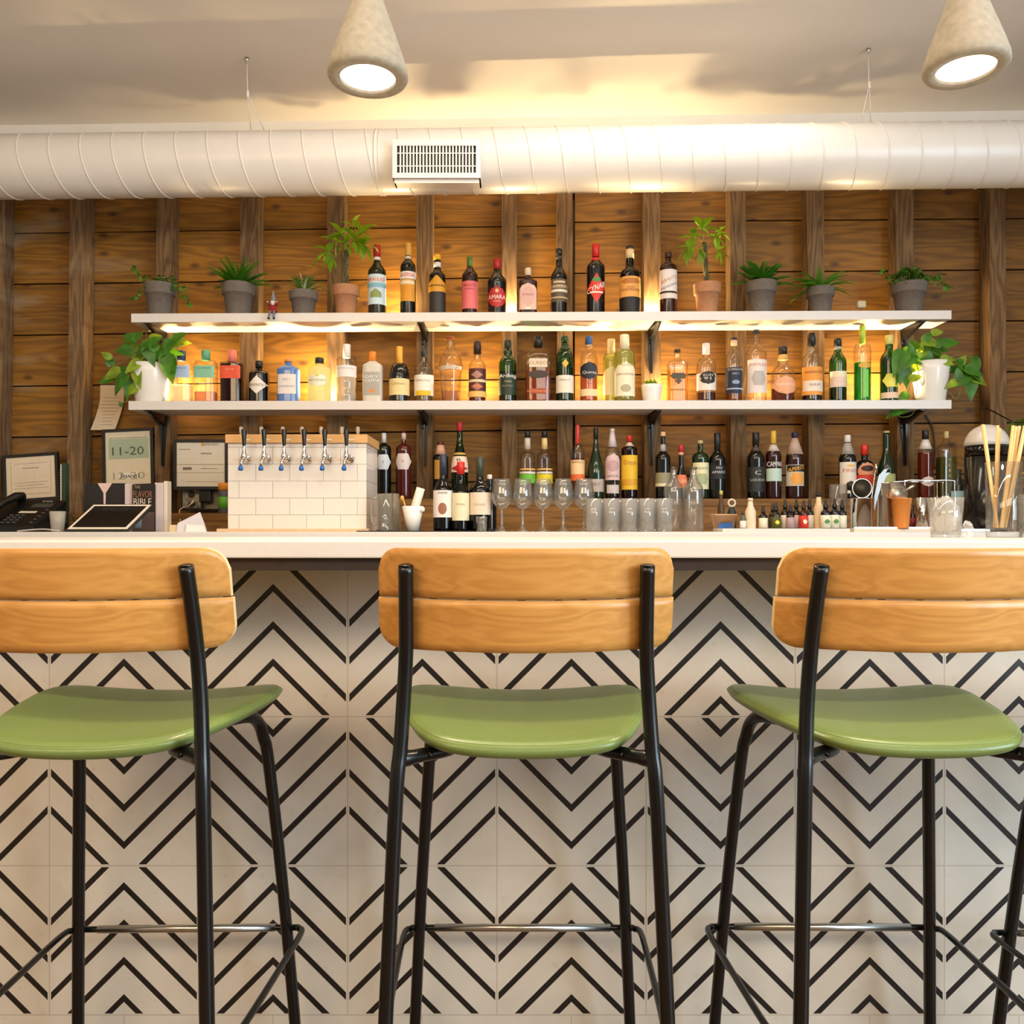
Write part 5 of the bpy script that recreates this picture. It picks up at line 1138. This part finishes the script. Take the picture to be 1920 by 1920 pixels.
for i in range(9):
    px = 1113 + i * 16.6; D = 3.185 + (i % 2) * .066
    if tb is None:
        tb = thing('tumbler', 'clear straight tumbler in the packed row between wine glasses and carafes', 'tumbler', (X(px, D), D, ZC), group='packed clear tumblers')
        H = Z(935, 3.2) - ZC
        G().lathe([(0, 0), (.028, 0), (.032, H), (.0305, H), (.0265, .008), (0, .008)], seg=28, flute=.006, nf=14).obj('glass_wall', glass('fluted tumbler glass', 'f6f6f4', .75, .03, 1.5, .17), tb); o = tb  # stronger white haze painted in for the tumblers' window reflections
    else: o = dup(tb)
    o.location = (X(px, D), D, ZC)
    o['label'] = 'clear straight tumbler, ' + ('first', 'second', 'third', 'fourth', 'fifth', 'sixth', 'seventh', 'eighth', 'last')[i] + ' in the packed row counted from the wine glasses'
for px, lab in ((1263, 'clear empty carafe bottle nearer the tumblers'), (1300, 'clear empty carafe bottle nearer the tan tub')):
    D = 3.25 if px < 1280 else 3.2
    t = thing('glass_carafe', lab, 'carafe', (X(px, D), D, ZC), group='empty carafes on the back counter'); H = Z(876, D) - ZC
    G().lathe([(0, .002), (.030, .002), (.0375, .012), (.0378, H * .62), (.034, H * .71), (.020, H * .78), (.0125, H * .86), (.0115, H * .93), (.0125, H), (.0105, H), (.010, H * .93), (.011, H * .86), (.018, H * .775), (.032, H * .70), (.036, H * .62), (.036, .016), (0, .014)], seg=32).obj('carafe_body', MG, t)
    G().lathe([(.012, H - .008), (.014, H - .006), (.014, H), (.011, H)], seg=20).obj('lip', glass('lip glass', 'd0cac2', .5), t)
# ------------------------------------------------------------ right side: riser with bitters, tools
D = 3.16
rs = thing('bitters_tray', 'low white riser tray under the little dropper bottles', 'tray', (X(1472, D), 3.22, ZC)); zR = Z(991, D) - ZC
G().box((0, 0, zR / 2), (X(1592, D) - X(1353, D), .15, zR), .002).obj('tray_body', M_WHITE, rs); zR += ZC
rs2 = thing('tool_tray', 'shallow white tray under the steel tins and jiggers', 'tray', (X(1672, D), 3.22, ZC)); 
G().box((0, 0, (zR - ZC) / 2), (X(1742, D) - X(1595, D), .15, zR - ZC), .002).obj('tray_body', mat('cream melamine', 'e0d2bc', .4), rs2)
G().box((0, -.072, zR - ZC + .003), (X(1742, D) - X(1595, D), .004, .006)).obj('tray_lip', M_STEEL, rs2)
t = thing('deli_tub', 'tan plastic tub with a strip of blue tape', 'tub', (X(1358, 3.3), 3.31, ZC)); hM = Z(964, 3.3) - ZC
G().lathe([(0, 0), (.034, 0), (.047, hM), (.050, hM), (.050, hM - .006), (.045, hM - .006), (.032, .004), (0, .004)], seg=28, p=4, ry=.8).obj('tub_wall', flat('c8a07c', .4), t)
G().add([(-.030, -.0400, .010), (.022, -.0405, .014), (.024, -.0415, .036), (-.028, -.0410, .031)], [(0, 1, 2, 3)]).obj('blue_tape', flat('2c62b0'), t)
def small_bottle(px, top, w, y0, D, c, capc, label, lab=None, lab2=None, drop=True, name='dropper_bottle', z0=None, cat='bottle'):
    z0 = zR if z0 is None else z0; H = Z(top, D) - z0; r = w * D / F / 2
    t = thing(name, label, cat, (X(px, D), D, z0), group='bitters and dropper bottles on the white riser')
    if drop:
        G().lathe([(0, 0), (r * .96, 0), (r, .002), (r, H * .50), (r * .9, H * .57), (r * .42, H * .64), (r * .42, H * .68), (0, H * .68)], seg=16).obj('glass_body', flat(c, .12), t)
        G().lathe([(0, H * .66), (r * .5, H * .66), (r * .5, H * .80), (r * .32, H * .82), (r * .30, H * .96), (r * .15, H), (0, H)], seg=12).obj('dropper_cap', flat(capc, .4), t)
        tz = H * .48
    else:
        G().lathe([(0, 0), (r * .95, 0), (r, .002), (r * 1.02, H * .56), (r * .55, H * .74), (r * .42, H * .92), (0, H * .92)], seg=16).obj('bottle_body', flat(c, .5), t)
        G().lathe([(0, H * .9), (r * .5, H * .9), (r * .48, H), (0, H)], seg=12).obj('cap', flat(capc, .4), t); tz = H * .5
    if lab: lo = G().lathe([(r * 1.03, .002), (r * 1.03, tz * (.95 if drop else 1))], seg=16).obj('label', flat(lab), t)
    if lab2: G().lathe([(0, 0), (r * .6, tz * .25), (0, tz * .5)], c=(0, -r * 1.0, tz * .25), seg=8, ry=.08).obj('label_emblem', flat(lab2), t)
small_bottle(1407, 934, 20, 0, 3.2, 'e4cdb0', 'dcc4a8', 'paper-wrapped cream bottle at the tub end of the riser', drop=False, name='bitters_bottle', lab=None)
small_bottle(1393, 962, 11, 0, 3.19, '50584c', '2c2c2c', 'tiny bottle with white label beside the tub', lab='e8e0d8', drop=False, name='bitters_bottle')
small_bottle(1431, 948, 16, 0, 3.2, '181210', '181818', 'short dropper bottle with plain cream label', lab='e0d4b8')
small_bottle(1449, 944, 15, 0, 3.24, '26200f', '14140f', 'dropper bottle behind the yellow star-label one', lab='3c3c1c')
small_bottle(1455, 943, 17, 0, 3.19, '26200f', '14140f', 'dropper bottle with yellow star label', lab='4c4a18', lab2='d8d42c')
small_bottle(1472, 936, 16, 0, 3.21, '18120f', '14140f', 'tall dropper bottle with white side label', lab='dcd0bc')
small_bottle(1482, 946, 15, 0, 3.18, '241816', '181412', 'dropper bottle with mauve swirl label', lab='a88c94')
small_bottle(1493, 936, 15, 0, 3.22, '18120f', '14140f', 'dropper bottle with pinkish printed label', lab='c8a8a0')
small_bottle(1507, 938, 16, 0, 3.19, '381410', '1c1c14', 'dropper bottle with bright red label', lab='c82c20', lab2='e8dcc8')
small_bottle(1518, 936, 15, 0, 3.23, '18120f', '14140f', 'dropper bottle with white label right of the red-label one', lab='d4c8b4')
small_bottle(1535, 925, 19, 0, 3.23, 'e0c49c', '141410', 'paper-wrapped cream bottle with black cap', drop=False, name='bitters_bottle')
small_bottle(1548, 936, 18, 0, 3.18, '14141c', '101018', 'dropper bottle with leaf-printed white label, nearest the cream black-capped bottle', lab='dcd8c4', lab2='4c8438')
small_bottle(1565, 935, 17, 0, 3.18, '14141c', '101018', 'dropper bottle with leaf-printed white label in the middle of three alike', lab='dcd8c4', lab2='4c8438')
small_bottle(1579, 937, 16, 0, 3.19, '14141c', '101018', 'dropper bottle with white label closest to the steel tins', lab='dcd8c4')
small_bottle(1352, 920, 13, 0, 3.40, '4c3414', 'c8c060', 'small amber bottle with yellow stopper standing behind the tan tub', drop=False, name='bitters_bottle', z0=ZC, lab=None)
t = thing('bottle_opener_ring', 'white ring-topped opener standing behind the tan tub', 'opener', (X(1372, 3.42), 3.42, ZC)); zz = Z(943, 3.42) - ZC
G().tube([(.014 * cos(a * pi / 8), 0, zz + .014 * sin(a * pi / 8)) for a in range(16)], .004, 8, closed=True).obj('ring', flat('d8ccb8'), t)
G().lathe([(0, 0), (.018, 0), (.018, zz - .04), (.010, zz - .018), (0, zz - .017)], seg=16).obj('handle', flat('20282c'), t)
t = thing('tall_clear_cup', 'tall clear cup standing behind the dropper bottles near the tins', 'cup', (X(1572, 3.42), 3.42, ZC)); hM = Z(908, 3.42) - ZC
G().lathe([(0, 0), (.030, 0), (.036, hM), (.034, hM), (.028, .004), (0, .004)], seg=24).obj('cup_wall', MG, t)
# steel tins
def tin(px0, px1, top, D, label, m, z0=None, taper=.82, name='shaker_tin', cat='shaker tin', waist=None, grp=None):
    z0 = zR if z0 is None else z0
    r = (px1 - px0) * D / F / 2; H = Z(top, D) - z0; t = thing(name, label, cat, (X((px0 + px1) / 2, D), D, z0), group=grp)
    if waist: P = [(0, 0), (r * waist[0], 0), (r * waist[1], H * .48), (r, H), (r * .94, H), (r * waist[1] * .9, H * .55), (0, H * .5)]
    else: P = [(0, 0), (r * taper, 0), (r * taper * 1.01, .004), (r * .99, H * .97), (r * 1.03, H * .98), (r * 1.03, H), (r * .95, H), (r * taper * .93, .006), (0, .006)]
    G().lathe(P, seg=32).obj('tin_wall', m, t); return t
tin(1595, 1638, 934, 3.19, 'polished steel tin full of bar tools', M_CHROME, taper=.97, name='tool_tin', cat='tin')
tin(1644, 1672, 905, 3.21, 'tall polished steel shaker behind the copper jigger', M_CHROME, taper=1.0, name='cocktail_shaker', cat='cocktail shaker')
M_COP = mat('copper', 'f49a4c', .3, metal=.25, var=.02)
t = tin(1672, 1708, 934, 3.16, 'copper tumbler with a strainer resting over it', M_COP, taper=.72, name='copper_cup', cat='cup')
tin(1717, 1740, 933, 3.2, 'slim steel jigger right of the copper tumbler', M_CHROME, name='jigger', cat='jigger', waist=(1.05, .55))
# tools
D = 3.19
t = thing('round_strainer', 'round dark mesh strainer leaning out of the tool tin', 'strainer', (X(1614, D), D - .01, Z(916, D)))
G().tube([(.036 * cos(a * pi / 12), 0, .036 * sin(a * pi / 12)) for a in range(24)], .0028, 8, closed=True).obj('rim', M_STEEL, t)
G().lathe([(0, .0), (.034, .0), (.026, .012), (0, .018)], seg=28, M=Matrix.Rotation(-pi / 2, 4, 'X')).obj('mesh_bowl', mat('strainer mesh', '3c3424', .5, metal=.5, var=.4, scale=300), t)
G().tube([(0, .004, -.034), (.004, .008, -.12)], .003, 8).obj('handle', M_STEEL, t)
t = thing('muddler', 'black-topped muddler leaning behind the round strainer', 'muddler', (X(1612, D), D + .012, zR + .008))
G().tube([(0, 0, 0), (-.024, .006, .15)], .006, 8).lathe([(0, -.02), (.014, -.018), (.015, .01), (0, .018)], c=(-.026, .006, .155), seg=14).obj('muddler_shaft', flat('1c1614'), t)
t = thing('bar_spoon', 'thin steel bar spoon standing in the tool tin', 'spoon', (X(1628, D), D + .006, zR + .008))
G().tube([(0, 0, 0), (.014, 0, .10), (.030, 0, .21)], .0022, 8).lathe([(0, -.014), (.005, -.006), (.0055, 0), (.003, .012), (0, .014)], c=(.032, 0, .222), seg=10).obj('spoon_shaft', M_CHROME, t)
t = thing('ice_tongs', 'steel ice tongs leaning out of the tool tin', 'tongs', (X(1632, D), D + .0, zR + .008))
for q in (0, 1):
    v = []; 
    for (a, b_, w_) in ((0, .0, .003), (.016, .09, .006), (.042 + q * .012, .19, .011), (.058 + q * .016, .215 - q * .012, .006)):
        v += [(a - w_, q * .010, b_), (a + w_, q * .010, b_), (a + w_, q * .010 + .002, b_), (a - w_, q * .010 + .002, b_)]
    f = []
    for i in range(3):
        for k in range(4): f.append((i * 4 + k, i * 4 + (k + 1) % 4, i * 4 + 4 + (k + 1) % 4, i * 4 + 4 + k))
    f += [(0, 3, 2, 1), (12, 13, 14, 15)]; G().add(v, f).obj('tong_arm', mat('worn steel', '8f8d8a', .4, metal=.8), t)
D = 3.15; Hc = Z(934, 3.16)
t = thing('hawthorne_strainer', 'round perforated strainer standing upright behind the copper tumbler', 'strainer', (X(1691, D), D + .045, Z(924, D)))
G().lathe([(.018, 0), (.043, 0), (.043, .002), (.018, .002)], seg=36, M=Matrix.Rotation(pi / 2, 4, 'X')).obj('rim', M_STEEL, t)
G().lathe([(0, 0.0005), (.036, .0005), (.036, .002), (0, .002)], seg=30, M=Matrix.Translation((0, -.001, 0)) @ Matrix.Rotation(pi / 2, 4, 'X')).obj('plate', mat('warm steel', 'b8a890', .35, metal=.8), t)
g = G()
for r_ in range(3):
    for k in range(9): g.lathe([(0, 0), (.0015, 0), (0, .0004)], seg=6, M=Matrix.Translation((-.018 + k * .0045, -.0035, .006 + r_ * .0055)) @ Matrix.Rotation(pi / 2, 4, 'X'))
g.obj('perforations', flat('3c3020'), t); G().tube([(.036, 0, .010), (.060, .0, .026), (.07, 0, .03)], [.004, .006, .005], 8).obj('handle', M_STEEL, t)
t = thing('small_sauce_bottle', 'small black dropper bottle between copper tumbler and jigger', 'bottle', (X(1711, 3.24), 3.24, zR)); G().lathe([(0, 0), (.012, 0), (.012, .05), (.005, .06), (.005, .085), (0, .086)], seg=14).obj('glass_body', flat('2a1414', .2), t)
G().lathe([(.0123, .01), (.0123, .04)], seg=14).obj('label', flat('8c2424'), t)
# wire rack
t = thing('wire_rack', 'thin chrome wire rack standing behind the bar tools', 'wire rack', (X(1743, 3.34), 3.34, ZC)); zz = Z(901, 3.34) - ZC
for q in (0, 1):
    y = q * .09; G().tube(smooth_path([(-.09, y, .002), (-.098, y, zz - .02), (-.09, y, zz), (0, y, zz), (.09, y, zz), (.098, y, zz - .02), (.098, y, .002)], 6), .0026, 8).obj('wire_hoop', M_CHROME, t)
g = G()
for xx in (-.05, 0, .05): g.tube([(xx, 0, zz), (xx, .09, zz)], .0016, 6)
for xx in (.03, .066): g.tube([(xx, 0, .002), (xx, 0, zz)], .0016, 6)
g.obj('cross_wires', M_CHROME, t)
# tumbler wrapped with plastic on the bar top
ZB = 1.0685; D = 1.90
t = thing('wrapped_tumbler', 'clear tumbler stuffed with crinkled plastic wrap on the bar top', 'tumbler', (X(1773, D), D, ZB)); H = Z(933, D) - ZB
G().lathe([(0, 0), (.030, 0), (.0385, H), (.037, H), (.0285, .006), (0, .006)], seg=28).obj('glass_wall', MG, t)
def crumple(c, r, sc, seed, nz=14, ns=22):
    rdd = random.Random(seed); v = []; f = []
    for i in range(nz + 1):
        ph = pi * i / nz
        for k in range(ns):
            a = 2 * pi * k / ns; q = r * (1 + rdd.uniform(-.22, .22))
            v.append((c[0] + q * sin(ph) * cos(a) * sc[0], c[1] + q * sin(ph) * sin(a) * sc[1], c[2] - q * cos(ph) * sc[2]))
    for i in range(nz):
        for k in range(ns): f.append((i * ns + k, i * ns + (k + 1) % ns, (i + 1) * ns + (k + 1) % ns, (i + 1) * ns + k))
    return v, f
M_WRAP = haze('plastic wrap', 'e8e4e2', .26, .15)
v, f = crumple((0, 0, H * .55), .028, (1, 1, 1.35), 4); G().add(v, f).obj('plastic_wrap', M_WRAP, t)
v, f = crumple((0, 0, H * .35), .02, (1, 1, 1.0), 5); G().add(v, f).obj('plastic_wrap', M_WRAP, t)
v, f = crumple((.042, -.01, H * .16), .016, (.8, .8, 1.3), 6); g = G().add(v, f); g.obj('loose_wrap', M_WRAP, t)
# straw glass
D = 1.93
t = thing('straw_glass', 'tall clear glass holding wheat straws by the right edge', 'glass', (X(1882, D), D, ZB)); H = Z(867, D) - ZB; SZ = ZB
G().lathe([(0, .0), (.034, 0), (.036, .004), (.0385, H), (.0368, H), (.0335, .018), (0, .018)], seg=32).obj('glass_wall', glass('straw jar glass', 'fafaf8', .74, .02, 1.2), t)
rd = random.Random(9); M_STRAW = mat('wheat straw', 'e2b878', .5, var=.06); s0 = None
spots = [((1866, 990), (1832, 798)), ((1869, 990), (1841, 797)), ((1866, 990), (1874, 797)), ((1870, 992), (1884, 801)), ((1874, 992), (1894, 802)), ((1876, 992), (1901, 800)), ((1880, 992), (1908, 801)), ((1882, 990), (1914, 800)), ((1873, 992), (1889, 800)), ((1878, 990), (1918, 799)), ((1886, 990), (1926, 801)), ((1884, 990), (1922, 797))]
for i, ((ax0, az0), (ax1, az1)) in enumerate(spots):
    dy = (i % 4 - 1.5) * .009; a = Vector((X(ax0, D), D + dy * .6, ZB + .022)); b_ = Vector((X(ax1, D), D + dy * 1.6, Z(az1, D)))
    d = b_ - a; L = d.length
    if s0 is None:
        s0 = G().tube([(0, 0, 0), (0, 0, 1.0)], .0033, 10, cap=False).tube([(0, 0, 0.0), (0, 0, 1.0)], .0027, 10, cap=False).obj('drinking_straw', M_STRAW); o = s0
    else: o = s0.copy(); COL.objects.link(o)
    o.location = a; o.scale = (1, 1, L); o.rotation_mode = 'QUATERNION'; o.rotation_quaternion = d.to_track_quat('Z', 'Y')
    tag(o, 'tan wheat straw in the bundle standing in the tall glass' if i > 1 else ('tan wheat straw leaning out alone to the left, outer one' if i == 0 else 'tan wheat straw leaning left beside the outermost one'), 'drinking straw', 'wheat straws in the tall glass')
t = thing('edge_tumbler', 'clear tumbler cut off by the right edge beside the straw glass', 'tumbler', (X(1938, 1.9), 1.9, ZB)); H = Z(927, 1.9) - ZB
G().lathe([(0, 0), (.027, 0), (.031, H), (.0295, H), (.0255, .008), (0, .008)], seg=28).obj('glass_wall', MG, t)
t = thing('fruit_bowl', 'clear bowl of yellow lemon peel at the right edge', 'bowl', (X(1930, 3.3), 3.3, ZC)); H = Z(892, 3.3) - ZC
G().lathe([(0, 0), (.03, 0), (.062, H), (.060, H), (.028, .005), (0, .005)], seg=28).obj('bowl_wall', MG, t)
g = G()
for i in range(14):
    a0 = rd.uniform(0, 6.28); zc_ = .03 + i * (H - .01) / 14; rr = .022 + .03 * zc_ / H
    g.tube([(rr * cos(a0 + k * .4), rr * sin(a0 + k * .4), zc_ + .004 * sin(k)) for k in range(10)], .005, 6)
g.obj('lemon_peel', flat('e0b028', .5), t)
# black drink machine with translucent dome
D = 3.3
t = thing('water_filter_jug', 'black cylindrical drink dispenser with pale domed lid behind the straws', 'drink dispenser', (X(1850, D), D, ZC)); r_ = (1888 - 1812) * D / F / 2
Hb = Z(857, D) - ZC; Ht = Z(836, D) - ZC; Hd = Z(796, D) - ZC
G().lathe([(0, 0), (r_ * .92, 0), (r_, .01), (r_, Hb), (0, Hb)], seg=36).obj('dispenser_body', mat('glossy black plastic', '100e0d', .15, var=0), t)
G().lathe([(r_ * .97, Hb), (r_ * .97, Ht), (r_ * .93, Ht), (r_ * .93, Hb)], seg=36).obj('clear_collar', glass('smoke collar', '8c8478', .6), t)
G().lathe([(r_ * 1.02, Ht)] + [(r_ * 1.02 * cos(a), Ht + (Hd - Ht) * sin(a)) for a in (.2, .45, .7, .95, 1.2, 1.4)] + [(0, Hd)], seg=36).obj('dome_lid', mat('milky dome', 'd4ccc6', .25, var=.02), t)
G().lathe([(0, Ht - .03), (.016, Ht - .03), (.016, Ht), (0, Ht)], seg=16, c=(.012, -r_ * .5, -.008)).obj('spout_knob', flat('3c4444', .3), t)
t = thing('glass_cleaner', 'small dark bottle with pale blue label left of the black dispenser', 'bottle', (X(1798, 3.46), 3.46, ZC)); H = Z(880, 3.46) - ZC
G().lathe([(0, 0), (.028, 0), (.028, H * .7), (.02, H * .82), (.010, H * .86), (.010, H), (0, H)], seg=20).obj('glass_body', flat('26302c', .2), t)
G().lathe([(.0284, H * .35), (.0284, H * .65)], seg=20).obj('label', flat('9cc4d8'), t)
tag(G().box((X(1825, 3.17), 3.19, ZC + .006), (.11, .07, .012), .002).obj('small_steel_tray', M_STEEL), 'small steel tray in front of the black dispenser', 'tray')
# hanging black cables at right, and by the centre stud
for P, lab in (([(1735, 778), (1748, 800), (1752, 830), (1753, 880)], 'black cable running down the planks right of the shelf bracket'), ([(1075, 375), (1075, 480), (1076, 596)], 'black cord running down the plank joint above the upper shelf')):
    tag(G().tube(smooth_path([(X(a, 4.03), 4.03, Z(b_, 4.03)) for a, b_ in P], 6), .0035, 6).obj('wall_cable', M_BLACKM), lab, 'cable')
